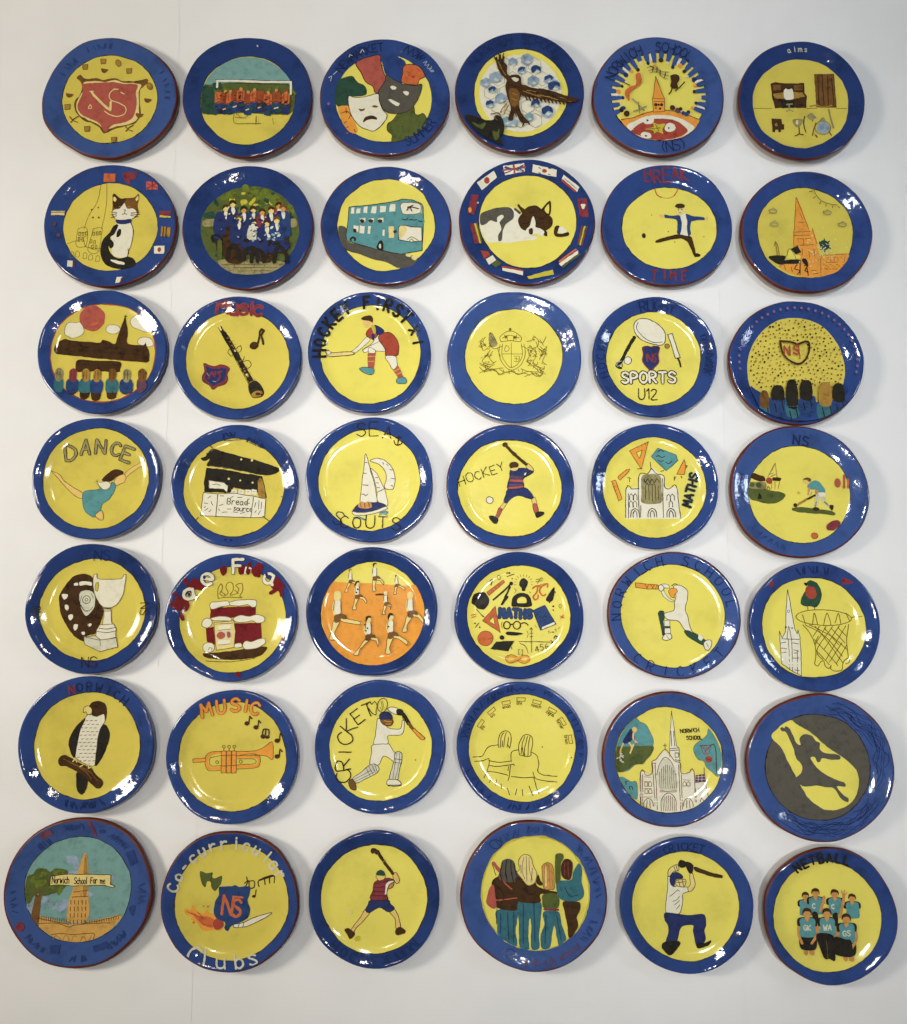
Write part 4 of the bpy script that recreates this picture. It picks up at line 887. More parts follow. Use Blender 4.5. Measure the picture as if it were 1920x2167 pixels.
p = plate(32, 'painted_plate', 'blue rimmed plate with a black oboe, a music note and a small shield', side='blue', depth=.009)
p.part('oboe').L('black', 34, "1170,305 1220,385 1275,480 1345,602").L('black', 22, "1145,265 1160,292 1175,312").L('cream', 12, "1138,258 1150,280")
p.sub('bell').C('black', "1325,610 1365,585 1405,620 1418,660 1395,685 1350,682 1330,655"); p.sub('bell_rim').CO('tan', 'ink', 4, "1340,668 1370,645 1412,648 1412,668 1385,686 1350,684").E('brown', 1382, 664, 16, 9)
p.sub('key').L('tan', 4, "1185,330 1205,325", "1200,352 1225,345", "1212,375 1240,366", "1225,400 1255,388", "1265,470 1295,458", "1290,515 1315,502", "1310,552 1335,540", "1325,602 1365,578")
p.sub('key').L('ink', 4, "1215,440 1195,415 1210,395 1235,405 1228,432 1215,440", "1255,420 1275,405 1270,375 1248,390", "1290,470 1320,465 1338,490 1315,515 1295,500", "1260,490 1285,470 1295,440", "1275,520 1290,535").dots('tan', 6, "1210,350 1228,382 1300,528 1318,558").dots('cream', 7, "1312,550 1240,405")
p.sub('outline').L('ink', 3, "1150,262 1180,300 1232,385 1290,480 1362,600", "1132,262 1158,312 1205,390 1262,495 1328,612")
p.part('music_note').E('brown', 1352, 374, 28, 24, rot=-20).L('brown', 12, "1372,370 1382,330 1385,290").L('brown', 15, "1385,290 1395,275 1410,285 1395,310 1402,340 1408,365")
p.part('shield').CO('rimred', 'ink', 3, "1052,482 1080,490 1115,500 1160,490 1208,510 1195,545 1200,575 1185,605 1140,620 1112,640 1090,615 1052,590 1045,560 1060,530")
p.sub('shield_field').C('navy', "1068,500 1110,515 1165,510 1190,520 1180,580 1140,605 1110,618 1085,595 1062,570 1072,540"); p.sub('lettering').L('rimred', 12, "1085,570 1100,535 1120,560 1125,530", "1160,530 1140,535 1155,560 1140,585").L('paleblue', 5, "1075,540 1085,555", "1110,590 1130,592")
p.part('rim_lettering').T('rimred', 15, 'Music', 1120, 180, 90, rot=3, wf=.75, gap=.12, under=('red', 22))

p = plate(33, 'painted_plate', 'blue rimmed plate with a hockey girl in a red skirt under thick black letters', side='blue', depth=.010)
p.part('hockey_player').C('skin', "362,228 385,215 420,225 425,245 405,262 380,268 358,250")
p.sub('hair').C('brown', "348,210 370,195 405,192 422,208 420,235 400,225 365,222"); p.sub('arm').CO('white', 'ink', 3, "385,320 405,340 360,385 300,428 285,420 340,370").CO('white', 'ink', 3, "438,310 468,340 440,370 400,395 370,412 358,400 400,375 425,350")
p.sub('shorts').CO('white', 'ink', 3, "470,350 500,380 500,410 460,408 400,410 370,418 360,405 400,380 440,360"); p.sub('skirt').CO('red', 'ink', 4, "480,300 520,295 555,320 578,370 575,430 545,438 500,435 495,395 465,350 455,325")
p.sub('shirt').CO('red', 'ink', 3, "408,265 440,262 455,300 440,330 425,335 400,328 378,310 388,285").C('navy', "430,250 465,262 490,285 478,305 450,312 435,290").C('olive', "412,252 432,255 440,290 430,310 420,285").C('navy', "415,305 432,300 430,345 418,340")
p.sub('leg').CO('white', 'ink', 3, "402,385 440,405 438,420 398,420 395,405"); p.sub('leg').CO('white', 'ink', 3, "500,437 560,440 568,470 568,500 545,520 520,480 505,460")
p.sub('sock').F('rose', "392,422 440,420 430,512 392,510").K('olive', 5, "394,440 436,440", "394,470 434,470"); p.sub('sock').F('rose', "545,520 575,495 608,562 575,572").K('olive', 5, "555,530 588,512", "566,550 600,535")
p.sub('shoe').CO('teal', 'ink', 3, "342,515 375,505 428,515 426,545 400,550 355,530"); p.sub('shoe').CO('teal', 'ink', 3, "568,575 610,565 626,580 624,600 590,605 568,598")
p.part('hockey_stick').CO('cream', 'ink', 4, "140,405 155,402 165,418 290,412 310,422 290,432 180,442 145,432").E('white', 157, 418, 14, 12).O('ink', 3, 157, 418, 14, 12)
p.part('rim_lettering').TA('black', 17, 'HOCKEY FIRST', -92, 46, .82, 72, wf=.5).TA('black', 15, 'XI', 64, 78, .80, 52)
p.part('scratch').K('whitewash', 4, "632,195 662,160")

p = plate(34, 'painted_plate', 'plain blue rimmed plate with a fine pencil drawn coat of arms on yellow', rim='bluepale', side='blue', depth=.007, rimwob=.018, lip=.98)
p.part('coat_of_arms').L('fine', 3.8, "1200,365 1195,430 1215,475 1250,508 1295,480 1318,430 1312,362", "1185,370 1178,430 1205,490 1250,522 1305,495 1335,430 1328,365")
p.sub('shield_line').L('fine', 3.2, "1252,360 1252,508", "1192,425 1318,425", "1215,375 1235,380 1238,400 1218,412 1212,392 1220,380", "1268,440 1300,440 1295,470 1268,470", "1280,445 1282,468", "1270,452 1298,456")
p.sub('crown').L('fine', 3.8, "1190,350 1182,325 1210,300 1245,285 1285,300 1312,325 1305,352 1250,345 1190,352", "1245,270 1245,290", "1200,330 1240,312 1300,328", "1225,318 1230,345", "1268,318 1265,345", "1210,310 1218,335", "1285,312 1280,340").dots('fine', 8, "1246,276 1222,322 1272,325")
p.sub('lion').C('stone', "1120,300 1138,305 1160,340 1168,370 1140,385 1120,370 1115,330").L('fine', 3.8, "1118,310 1132,298 1150,325 1168,365", "1120,372 1150,395 1195,380", "1125,400 1100,440 1075,470 1120,490 1160,470", "1168,390 1185,440", "1140,410 1120,450 1150,480", "1080,330 1065,360 1085,405 1110,390", "1095,325 1080,350 1100,380", "1060,480 1110,500 1150,490", "1130,320 1150,345", "1125,340 1155,360").dots('fine', 5, "1126,300")
p.sub('unicorn').L('fine', 3.8, "1345,350 1375,345 1385,325 1410,335 1415,370 1390,390 1350,385", "1310,375 1350,395", "1395,392 1400,440 1380,480 1420,510 1425,540", "1350,400 1360,440 1345,470 1385,500 1415,530", "1415,345 1440,360 1462,320", "1425,380 1450,400 1468,380", "1425,430 1455,430 1440,470 1465,490", "1340,470 1370,460", "1385,318 1400,322", "1400,350 1412,385", "1425,340 1445,375", "1440,420 1420,460").dots('fine', 5, "1388,340")
p.sub('scroll').L('fine', 3.8, "1060,505 1090,530 1150,520 1180,545 1240,530 1300,545 1360,530 1400,560 1438,545", "1060,540 1110,520 1160,530 1175,550 1210,545", "1180,520 1230,540 1250,525 1290,548 1330,540 1360,555", "1065,490 1120,515 1200,510", "1310,515 1350,530 1420,535 1440,550", "1330,560 1400,540 1420,565 1440,540").L('fine', 3.2, "1260,520 1275,535", "1290,515 1300,532", "1205,520 1200,540", "1240,545 1235,520", "1320,520 1315,548", "1372,535 1380,552", "1395,538 1405,555", "1105,500 1130,530")
scr = random.Random(2)
for i in range(85):
    x, y = scr.choice([(1095, 370), (1105, 450), (1110, 500), (1375, 400), (1445, 400), (1385, 460), (1420, 500)]); x += scr.uniform(-28, 28); y += scr.uniform(-30, 30)
    p.stroke('fine', 2.6, crom([(x, y), (x+scr.uniform(-14, 14), y+scr.uniform(-8, 12)), (x+scr.uniform(-20, 20), y+scr.uniform(4, 22))], False, 6))

p = plate(35, 'painted_plate', 'blue rimmed plate with a rugby ball, bats, a shield and white outlined capital letters', side='blue', depth=.010)
p.part('rugby_ball').CO('white', 'ink', 5, "322,215 345,188 385,182 430,195 475,225 505,265 508,310 490,342 440,338 380,320 340,290 320,250").L('ink', 4, "345,205 335,240 370,290 430,325 490,325")
p.part('hockey_stick').L('black', 22, "322,295 290,345 255,410 235,450").L('black', 18, "235,450 215,470 235,482").L('paleblue', 5, "205,450 240,440", "215,470 245,462").O('ink', 4, 225, 466, 22, 16)
p.part('hockey_ball').E('white', 278, 436, 22, 24).O('ink', 4, 278, 436, 22, 24)
p.part('cricket_bat').CO('white', 'ink', 5, "522,280 550,272 575,360 594,420 565,422 542,340", straight=True); p.sub('handle').L('ink', 12, "580,425 592,455 596,475")
p.part('cricket_ball').E('tan', 517, 350, 14).O('ink', 4, 517, 350, 14)
p.part('shield').CO('navy', 'rimred', 6, "368,358 400,350 420,355 440,350 470,358 462,400 465,445 440,475 415,495 390,475 365,440 372,400"); p.sub('lettering').L('rimred', 11, "395,440 395,400 425,440 428,395").L('rimred', 8, "450,395 432,405 448,430 435,450")
p.part('lettering').T('white', 13, 'SPORTS', 240, 570, 62, wf=.68, gap=.26, jit=.03, under=('ink', 26))
p.part('lettering').T('ink', 7, 'U12', 338, 668, 62, wf=.62, gap=.2, under=None)
p.part('rim_lettering').TA('rimink', 9, 'RUGBY', -12, 20, .85, 62, wf=.6).TA('rimink', 5, 'HOCKEY', -110, -60, .87, 48)
scrawl(p, 66, 110, .86, 56, 6, 'rimink', 6); scrawl(p, 66, 108, .86, 56, 10, 'rimink', 5, seed=4)

p = plate(36, 'painted_plate', 'blue rimmed plate with a speckled yellow field, a heart outline and long haired pupils', depth=.007, rimwob=.016, ring=None)
p.part('speckle_dot'); rg = random.Random(8); used = []
while len(used) < 260:
    a_ = rg.uniform(0, 6.283); r_ = math.sqrt(rg.random()); x = 1286+278*r_*math.cos(a_); y = 465+278*r_*math.sin(a_)
    if y > 600 or any((x-u)**2+(y-v)**2 < 380 for u, v in used) or (1195 < x < 1350 and 330 < y < 450): continue
    used.append((x, y)); p.E('ink' if rg.random() < .25 else ('tan' if rg.random() < .5 else 'brownmid'), x, y, rg.uniform(3.6, 7))
p.part('heart_outline').L('brown', 13, "1188,325 1250,330 1290,345 1330,330 1360,335 1358,380 1340,430 1298,462 1260,455 1215,420 1192,370 1188,325")
p.part('lettering').T('red', 11, 'NS', 1210, 405, 52, wf=.7, gap=.4).K('red', 7, "1298,350 1302,430")
p.part('rim_fill').C('blue', "1000,600 1040,620 1100,660 1200,690 1320,690 1450,685 1560,650 1590,610 1600,660 1540,730 1440,790 1300,812 1160,795 1060,730")
for i, (x, y, wd, ht, m_) in enumerate([(1080, 625, 28, 100, 'brownmid'), (1160, 592, 40, 95, 'black'), (1245, 562, 36, 170, 'black'), (1330, 562, 38, 120, 'black'), (1442, 575, 40, 140, 'tan'), (1522, 582, 36, 110, 'black')]):
    p.part('pupil').C('midblue' if i % 2 else 'tealdark', [(x-wd*1.1, y+ht*.9), (x+wd*1.2, y+ht*.8), (x+wd*1.3, y+ht+70), (x, y+ht+100), (x-wd*1.2, y+ht+70)] if ht < 150 else [(x-wd, y+110), (x+wd, y+110), (x+wd*1.1, y+200), (x, y+225), (x-wd*1.1, y+200)])
    p.sub('hair').C(m_, [(x-wd*.7, y+8), (x, y-4), (x+wd*.75, y+8), (x+wd, y+ht*.6), (x+wd*.8, y+ht*.95), (x, y+ht), (x-wd*.8, y+ht*.92), (x-wd, y+ht*.5)])
    p.sub('coat_fold').L('black', 7, [(x-wd*.5, y+ht+12), (x-wd*.3, y+ht+60)], [(x+wd*.6, y+ht), (x+wd*.8, y+ht+50)])
p.part('hem_shade').C('black', "1150,775 1200,790 1300,798 1400,790 1480,765 1440,805 1300,822 1190,808")
p.part('rim_dot')
for i in range(30):
    a_ = R(-98+200*i/29); p.E('rimpink', 1290+352*math.sin(a_), 446-320*math.cos(a_), 8, 9)

# ================================================================= fourth row
p = plate(41, 'painted_plate', 'blue rimmed plate with a leaping dancer in a teal dress and green capital letters', side='blue', depth=.010)
p.part('dancer').CO('skin', 'fine', 4, "165,362 185,370 215,385 245,420 300,460 358,495 360,528 320,515 270,475 225,425 195,395")
p.sub('arm').CO('skin', 'fine', 3, "605,380 650,340 690,315 700,290 715,285 722,318 690,340 650,370 612,402"); p.sub('arm').CO('white', 'fine', 3, "435,425 460,430 500,425 525,440 515,465 485,475 450,445"); p.L('fine', 4, "440,415 452,445 470,482")
p.sub('head').CO('skin', 'fine', 3, "545,425 560,400 600,380 615,400 605,430 580,440 558,452"); p.sub('hair').C('brown', "470,420 490,390 530,358 570,352 600,368 598,380 560,395 540,415 510,425")
p.sub('dress').CO('teal', 'tealdark', 4, "360,500 385,480 440,475 470,470 500,480 525,460 530,430 555,445 545,490 515,535 480,560 470,600 450,625 430,640 385,610 365,570")
p.sub('leg').CO('skin', 'fine', 4, "440,630 475,600 490,630 488,655 470,655")
p.part('lettering').T('stone', 13, 'D', 250, 300, 88, rot=-6, wf=.72, under=('ink', 21)).T('stone', 13, 'A', 338, 264, 84, wf=.6, under=('ink', 21)).T('stone', 13, 'N', 425, 255, 78, rot=3, wf=.75, under=('ink', 21)).T('stone', 13, 'C', 515, 262, 76, rot=10, wf=.7, under=('ink', 21)).T('stone', 13, 'E', 575, 290, 86, rot=20, wf=.75, under=('ink', 21))

p = plate(42, 'painted_plate', 'blue rimmed plate with a dark bakery stall and a white counter', side='blue', depth=.010)
p.part('stall_roof').C('black', "1125,225 1180,240 1260,262 1350,285 1440,310 1528,345 1520,370 1480,385 1420,385 1300,360 1200,345 1095,330 1110,290 1095,260")
p.C('black', "1055,285 1085,270 1090,250 1110,262 1105,290 1075,302")
p.part('stall_front').F('black', "1092,340 1200,352 1430,392 1445,450 1462,525 1420,520 1405,488 1300,470 1260,462 1240,490 1205,492 1085,488 1078,440").dots('cream', 7, "1228,408 1298,418 1372,432 1300,290 1365,296")
p.sub('shelf').CO('white', 'fine', 3, "1108,418 1200,432 1225,450 1220,490 1200,470 1110,465", straight=True).L('ink', 3, "1130,445 1160,440 1180,450"); p.sub('shelf').C('tan', "1405,420 1430,410 1452,515 1440,525 1412,520")
p.sub('bread').L('fine', 3, "1100,330 1200,340 1300,362", "1240,470 1262,490", "1285,470 1285,500").L('cream', 4, "1110,335 1190,345", "1220,352 1260,358", "1300,370 1350,378")
for x in (1262, 1305, 1348, 1384): p.sub('loaf').F('white', [(x-16, 472), (x+16, 476), (x+16, 506), (x-18, 502)]).L('ink', 3, [(x-8, 488), (x+6, 486)])
p.part('counter').CO('white', 'ink', 4, "1078,492 1160,500 1260,495 1370,512 1455,530 1450,632 1430,642 1300,640 1160,636 1065,628", straight=True).L('ink', 5, "1165,505 1158,632", "1380,520 1368,638")
for q in ["1105,525 1122,512", "1085,555 1108,556", "1125,545 1138,568", "1090,600 1108,586", "1115,608 1130,596", "1085,580 1095,575", "1180,512 1200,512", "1175,570 1200,562", "1195,610 1225,608", "1180,600 1172,590", "1240,525 1258,514", "1285,520 1312,520", "1345,540 1358,530", "1260,608 1290,612", "1305,618 1330,610", "1395,550 1390,580", "1415,540 1412,590", "1430,548 1428,588", "1390,612 1400,600", "1412,622 1425,600"]: p.K('ink', 4, q)
p.sub('lettering').T('ink', 5, 'Bread', 1222, 560, 34, rot=4, wf=.7, gap=.2).T('ink', 5, 'source', 1262, 600, 30, rot=4, wf=.65, gap=.18).K('ink', 4, "1225,590 1248,590", "1335,556 1358,556")
p.part('ground_line').L('ink', 5, "1040,655 1055,640", "1440,635 1478,662", "1110,205 1125,222")
p.part('rim_lettering'); scrawl(p, -14, 2, .84, 40, 4, 'rimink', 5); scrawl(p, 14, 36, .78, 32, 6, 'rimink', 5); p.L('rimink', 4, "1195,178 1300,172", "1345,188 1450,232", "1545,515 1570,520"); p.dots('rimink', 7, "1218,772 1252,774")

p = plate(43, 'painted_plate', 'blue rimmed plate with a sailing dinghy, white sails and scratched letters above and below', side='blue', depth=.010, rimwob=.014)
p.part('spinnaker').CO('white', 'fine', 5, "462,300 500,285 545,295 590,335 612,390 612,430 598,472 550,462 560,410 550,360 520,325").L('ink', 4, "538,310 545,322", "562,318 570,328", "580,352 600,356", "590,405 612,408", "588,448 602,452")
p.part('jib').CO('white', 'fine', 4, "465,345 500,375 530,430 548,465 560,505 568,570 510,545 505,495 495,440 480,390").L('ink', 4, "495,402 508,402", "500,432 515,435", "505,462 520,462", "508,490 545,470")
p.part('mainsail').CO('white', 'ink', 4, "434,258 455,320 470,380 490,440 500,500 504,552 450,550 405,548 412,460 420,380 428,310").L('ink', 5, "435,310 445,312", "422,375 440,376", "420,445 450,448", "412,500 425,500 435,510 450,502")
p.part('hull').CO('navy', 'ink', 4, "360,602 390,565 450,555 520,552 562,572 540,590 470,605 400,612 360,608").CO('white', 'fine', 4, "358,605 400,612 480,603 560,575 572,585 520,608 450,625 380,628 358,618")
p.part('crew').C('fleshy', "395,560 410,545 432,552 450,545 470,555 475,580 450,588 420,585 395,582").L('brownmid', 5, "405,555 412,580", "430,552 435,582", "455,552 460,578")
p.part('wave').C('sky', "520,612 560,600 578,612 560,622 570,632 540,622 522,632"); p.part('wave').C('sky', "365,642 400,636 438,652 430,660 400,650 370,652"); p.L('ink', 3, "520,610 575,608 560,622 570,632", "362,642 400,636 436,656")
p.part('rim_lettering').T('ink', 6, 'SE', 380, 155, 82, rot=-2, wf=.72, gap=.28).T('ink', 6, 'A', 535, 160, 72, rot=10, wf=.7)
p.part('anchor').L('ink', 7, "632,150 628,200", "605,178 612,200 632,206 650,198 655,185", "615,160 650,158")
p.part('rim_lettering').T('rimink', 7, 'S', 235, 668, 78, rot=24, wf=.8, under=None).T('ink', 7, 'COUTS', 285, 700, 72, rot=2, wf=.75, gap=.34, jit=.12)

p = plate(44, 'painted_plate', 'blue rimmed plate with a navy striped hockey player, a word and a ball', depth=.009, side='clay', ringw=5)
p.part('hockey_player').CO('skin', 'ink', 3, "1268,545 1285,550 1250,600 1232,590"); p.CO('skin', 'ink', 3, "1430,525 1450,520 1462,560 1438,565")
p.sub('sock').CO('rose', 'ink', 3, "1232,582 1252,590 1240,625 1225,648 1210,640 1222,610"); p.sub('sock').CO('rose', 'ink', 3, "1436,562 1460,560 1470,608 1446,612")
p.sub('shoe').C('black', "1170,632 1200,630 1228,648 1225,672 1205,678 1180,655"); p.sub('shoe').C('black', "1450,615 1475,605 1505,608 1508,620 1480,635 1458,642")
p.sub('shorts').CO('navy', 'ink', 3, "1290,470 1385,462 1420,485 1442,520 1425,530 1355,510 1310,525 1282,555 1262,545 1275,505")
p.sub('shirt').CO('navy', 'ink', 4, "1305,355 1345,345 1395,345 1445,360 1440,372 1400,395 1378,410 1380,462 1288,470 1298,400")
p.sub('stripe').F('purple', "1303,388 1385,392 1380,410 1300,405"); p.sub('stripe').F('rose', "1300,412 1380,415 1380,430 1298,425"); p.sub('stripe').F('purple', "1296,440 1380,440 1380,450 1294,452"); p.sub('stripe').F('rose', "1292,458 1380,452 1380,462 1290,470")
p.sub('arm').CO('skin', 'ink', 3, "1395,330 1408,315 1440,345 1442,362 1415,352"); p.L('ink', 4, "1380,405 1400,375 1430,360").C('white', "1385,380 1400,368 1392,390")
p.sub('head').E('skin', 1325, 342, 26, 20); p.sub('hair').C('brown', "1295,330 1305,310 1335,305 1352,318 1348,338 1320,342 1302,345")
p.sub('stick').L('brown', 20, "1285,215 1330,262 1400,322").E('brown', 1272, 202, 17, 15)
p.part('ball').E('white', 1177, 537, 20).O('ink', 4, 1177, 537, 21)
p.part('lettering').T('ink', 5, 'HOCKEY', 1000, 455, 54, rot=-20, wf=.72, gap=.24, jit=.08)

p = plate(45, 'painted_plate', 'blue rimmed plate with a white cathedral, rulers, teal book and blue letters', side='blue', depth=.010)
p.part('cathedral').F('white', "265,440 345,432 350,360 400,352 430,312 470,352 500,360 505,432 580,432 590,520 592,620 260,620")
p.sub('great_window').C('stone', "362,370 400,352 450,352 480,375 482,440 478,522 365,525 360,450").L('ink', 4, "378,380 385,405 400,380 412,405 425,380 440,405 455,378 468,400", "385,425 385,505", "405,420 405,510", "425,420 425,512", "445,420 445,510", "462,425 462,505", "385,420 395,408 405,420 415,408 425,420 435,408 445,420")
p.sub('outline').L('ink', 5, "262,612 268,440 290,425 300,440 345,438", "345,612 345,368 400,350 425,318 450,348 498,365 500,430 530,440 560,415 575,440 582,520 592,618", "280,470 280,615", "490,380 488,612", "420,318 418,280", "340,320 365,318", "480,335 498,330", "352,610 355,540").L('brownmid', 4, "275,372 300,378", "288,370 290,400", "560,365 560,390")
for (x, y) in [(298, 490), (322, 490), (296, 532), (320, 532), (522, 492), (545, 492), (535, 532)]: p.sub('arch').L('ink', 4, [(x-10, y+18), (x-10, y-8), (x, y-20), (x+10, y-8), (x+10, y+18)])
for (x, y) in [(318, 610), (422, 610), (535, 610)]: p.sub('doorway').L('ink', 5, [(x-26, y), (x-22, y-35), (x, y-52), (x+22, y-35), (x+26, y)], [(x-12, y), (x-10, y-28), (x, y-40), (x+10, y-28), (x+12, y)])
p.part('set_square').CO('orange', 'brownmid', 4, "292,210 408,155 362,322", straight=True); p.sub('cutout').CO('yellow', 'brownmid', 4, "335,222 370,205 352,258", straight=True); p.K('brownmid', 3, "345,185 350,195", "365,175 370,186", "385,166 390,178")
p.part('book').CO('teal', 'tealdark', 5, "465,195 572,235 582,270 545,305 510,330 425,245", straight=True); p.sub('lettering').L('ink', 5, "460,220 480,205 500,218", "455,245 470,240 485,252 505,245", "465,270 485,275 500,270", "510,280 530,290 545,275", "480,205 470,215")
p.part('pencil').CO('orange', 'brownmid', 4, "218,372 272,325 292,322 280,342 232,388", straight=True); p.part('ruler').CO('orange', 'brownmid', 4, "180,395 205,388 242,500 222,512", straight=True).K('brownmid', 3, "188,410 196,407", "194,430 204,427", "202,452 210,448", "208,474 218,470")
p.part('cone').CO('orange', 'brownmid', 4, "575,352 622,265 632,300 620,355", straight=True).L('brownmid', 5, "625,300 640,302 628,318", "565,368 560,385", "600,365 605,375")
p.part('lettering').T('ink', 11, 'MATHS', 652, 552, 48, rot=-75, wf=.66, gap=.24, under=('tealdark', 18))

p = plate(46, 'painted_plate', 'large blue rimmed plate with a stooping hockey player in blue and a green pitch', rim='bluepale', depth=.009, thick=.011, lip=.975, rimwob=.014)
p.part('pavilion').C('green', "1004,435 1080,430 1130,448 1215,465 1220,488 1180,520 1120,530 1050,515 1008,495"); p.sub('roof').C('brown', "1030,345 1080,360 1100,368 1105,392 1060,392 1020,372"); p.sub('wall').C('stone', "1012,400 1060,398 1105,400 1100,440 1010,436")
p.sub('arch').E('green', 1062, 418, 18, 16).E('green', 1025, 416, 14, 14); p.sub('clock').E('red', 1127, 392, 20); p.sub('roof').C('brown', "1150,372 1198,374 1195,392 1150,390"); p.L('tan', 4, "1120,370 1165,285", "1168,285 1175,370", "1130,355 1155,345", "1140,440 1142,400", "1160,440 1162,395", "1180,440 1190,395", "1100,440 1105,405")
p.sub('spire').L('stone', 6, "1130,350 1150,320 1165,290", "1140,365 1165,355").L('tan', 7, "1110,445 1120,425 1130,445"); p.sub('goalpost').C('black', "1055,500 1066,465 1078,500")
p.part('grass_strip').C('green', "1258,555 1320,550 1400,560 1480,570 1518,585 1505,600 1440,592 1360,588 1290,580 1258,570")
p.part('hockey_player').C('teal', "1355,425 1385,395 1420,392 1455,435 1460,465 1420,475 1400,445 1375,445"); p.sub('shorts').C('white', "1410,465 1455,462 1462,480 1440,490 1412,480"); p.sub('leg').C('whitewash', "1400,480 1425,478 1415,520 1405,555 1392,555 1398,510"); p.sub('leg').C('whitewash', "1435,485 1458,490 1462,525 1500,545 1495,560 1460,540 1440,515")
p.sub('sock').L('stone', 9, "1405,520 1398,545", "1455,520 1475,540"); p.sub('shoe').E('brown', 1402, 562, 20, 12); p.sub('shoe').C('brown', "1482,540 1508,540 1500,572 1485,562"); p.sub('arm').C('fleshy', "1362,430 1380,450 1372,480 1355,478"); p.L('cream', 9, "1375,450 1365,480").C('fleshy', "1400,450 1420,450 1415,475 1400,470")
p.sub('head').E('skin', 1352, 395, 20, 18); p.sub('hair').C('brownmid', "1330,385 1352,372 1378,380 1370,400 1352,388"); p.sub('stick').L('brown', 13, "1398,480 1345,505").L('tan', 14, "1345,505 1290,538").E('brown', 1278, 540, 12)
p.part('cricket_ball').E('orangered', 1385, 722, 20, 18).O('ink', 3, 1385, 722, 20, 18); p.part('rugby_ball').E('rimred', 1500, 660, 46, 26, rot=-28, amp=3).C('purple', "1460,665 1490,635 1520,632 1505,660").C('navy', "1470,685 1500,662 1530,650 1520,672 1490,690").L('ink', 4, "1480,660 1525,645")
p.part('red_figures').E('rose', 1538, 405, 18, 28).L('rose', 14, "1580,360 1575,435").L('orangered', 12, "1600,385 1598,435").E('olive', 1300, 465, 7, 9)
p.part('rim_lettering').T('rimink', 9, 'NS', 1280, 172, 56, rot=6, wf=.7, gap=.3); scrawl(p, -98, -70, .87, 40, 6, 'rimink', 4, seed=3); scrawl(p, 195, 235, .86, 40, 6, 'rimink', 3, inside=True)
# ================================================================= fifth row
p = plate(51, 'painted_plate', 'blue rimmed plate with a dark trophy shield and a white cup', rim='bluedark', side='blue', depth=.011, prof=(.6, 1.02))
p.part('trophy_shield').C('brown', "240,390 238,345 260,300 290,255 320,225 370,212 415,218 445,250 455,300 470,350 500,405 510,450 495,510 470,570 420,585 400,620 350,595 305,545 270,490 248,440")
p.sub('centre_boss').CO('whitewash', 'ink', 4, "358,330 385,312 420,310 448,330 458,370 452,420 425,455 405,468 385,445 365,400").O('ink', 4, 404, 368, 24).O('ink', 3, 404, 368, 9).L('ink', 3, "375,345 365,390 385,425 420,435 445,410", "370,400 400,440 435,425", "430,330 445,360")
for q in ["252,335 290,335 285,360 268,370", "275,398 295,400 300,425 285,435 275,420", "300,460 325,455 328,478 312,495 298,480", "335,515 362,518 355,545 345,558 332,540", "418,515 438,508 445,520 428,532", "380,562 405,560 402,582 388,580"]: p.sub('small_shield').CO('white', 'ink', 3, q)
p.sub('banner').CO('white', 'ink', 3, "320,270 345,262 352,282 325,285").CO('white', 'ink', 3, "355,260 390,255 432,262 430,285 400,278 360,285")
p.part('trophy_cup').CO('white', 'fine', 4, "440,262 445,215 462,212 465,240 540,245 612,240 622,218 635,215 630,300 618,350 590,395 550,415 510,412 480,385 455,340 445,300").CO('olive', 'fine', 3, "455,270 470,262 475,285 468,318 455,310")
p.sub('stem').CO('white', 'fine', 4, "512,425 555,425 560,500 570,520 505,518 515,470", straight=True).K('ink', 4, "508,420 560,420", "510,436 558,436"); p.sub('base').CO('white', 'fine', 4, "490,520 575,515 592,545 590,600 500,612 470,590 475,550", straight=True).L('ink', 4, "488,540 540,545 585,535", "480,560 540,566 590,556", "470,598 500,610 590,595")
p.sub('plinth').CO('whitewash', 'fine', 4, "400,590 470,585 500,610 595,598 602,652 500,680 405,635", straight=True).L('fine', 4, "498,612 500,678", "405,592 498,612")
p.part('rim_lettering').T('rimink', 5, 'NS', 440, 132, 64, wf=.7, gap=.15).T('ink', 6, 'NS', 134, 470, 52, rot=-92, wf=.6, gap=.1).T('ink', 5, 'NS', 392, 770, 62, wf=.7, gap=.15).T('ink', 5, 'NS', 728, 388, 50, rot=88, wf=.7, gap=.15)

p = plate(52, 'painted_plate', 'blue rimmed plate with an iced dark red cake beneath a pencil crest', side='blue', depth=.011, prof=(.6, 1.02))
p.part('pencil_crest').L('fine', 5, "1190,360 1188,300 1205,270 1215,300 1200,330 1225,345 1250,325 1235,290 1250,260 1275,270 1280,310 1262,340 1300,330 1315,300 1295,280 1330,268 1338,310 1320,345 1335,355", "1190,358 1250,352 1330,355", "1210,320 1235,340", "1290,310 1312,330")
p.part('cake').F('maroon', "1145,415 1420,405 1420,470 1145,480").F('maroon', "1120,540 1170,530 1180,640 1130,620").F('maroon', "1295,510 1455,505 1460,600 1440,640 1300,640")
p.sub('board').C('brown', "1110,690 1180,685 1300,672 1400,655 1485,650 1490,668 1450,705 1380,722 1280,730 1160,722 1118,710").L('ink', 4, "1130,735 1280,740 1420,718")
p.sub('icing').CO('white', 'fine', 4, "1140,400 1150,385 1200,378 1250,375 1262,400 1210,410 1165,425 1145,418"); p.sub('icing').CO('white', 'fine', 4, "1258,385 1300,372 1350,368 1400,365 1425,380 1420,408 1395,412 1370,398 1320,405 1262,400")
p.sub('icing').CO('white', 'fine', 4, "1285,480 1330,460 1380,468 1430,455 1475,475 1470,500 1430,508 1400,495 1350,505 1300,500"); p.sub('icing').CO('white', 'fine', 4, "1105,490 1130,478 1155,490 1155,520 1130,538 1098,525"); p.sub('icing').CO('white', 'fine', 4, "1145,480 1200,468 1250,470 1280,485 1270,495 1160,492")
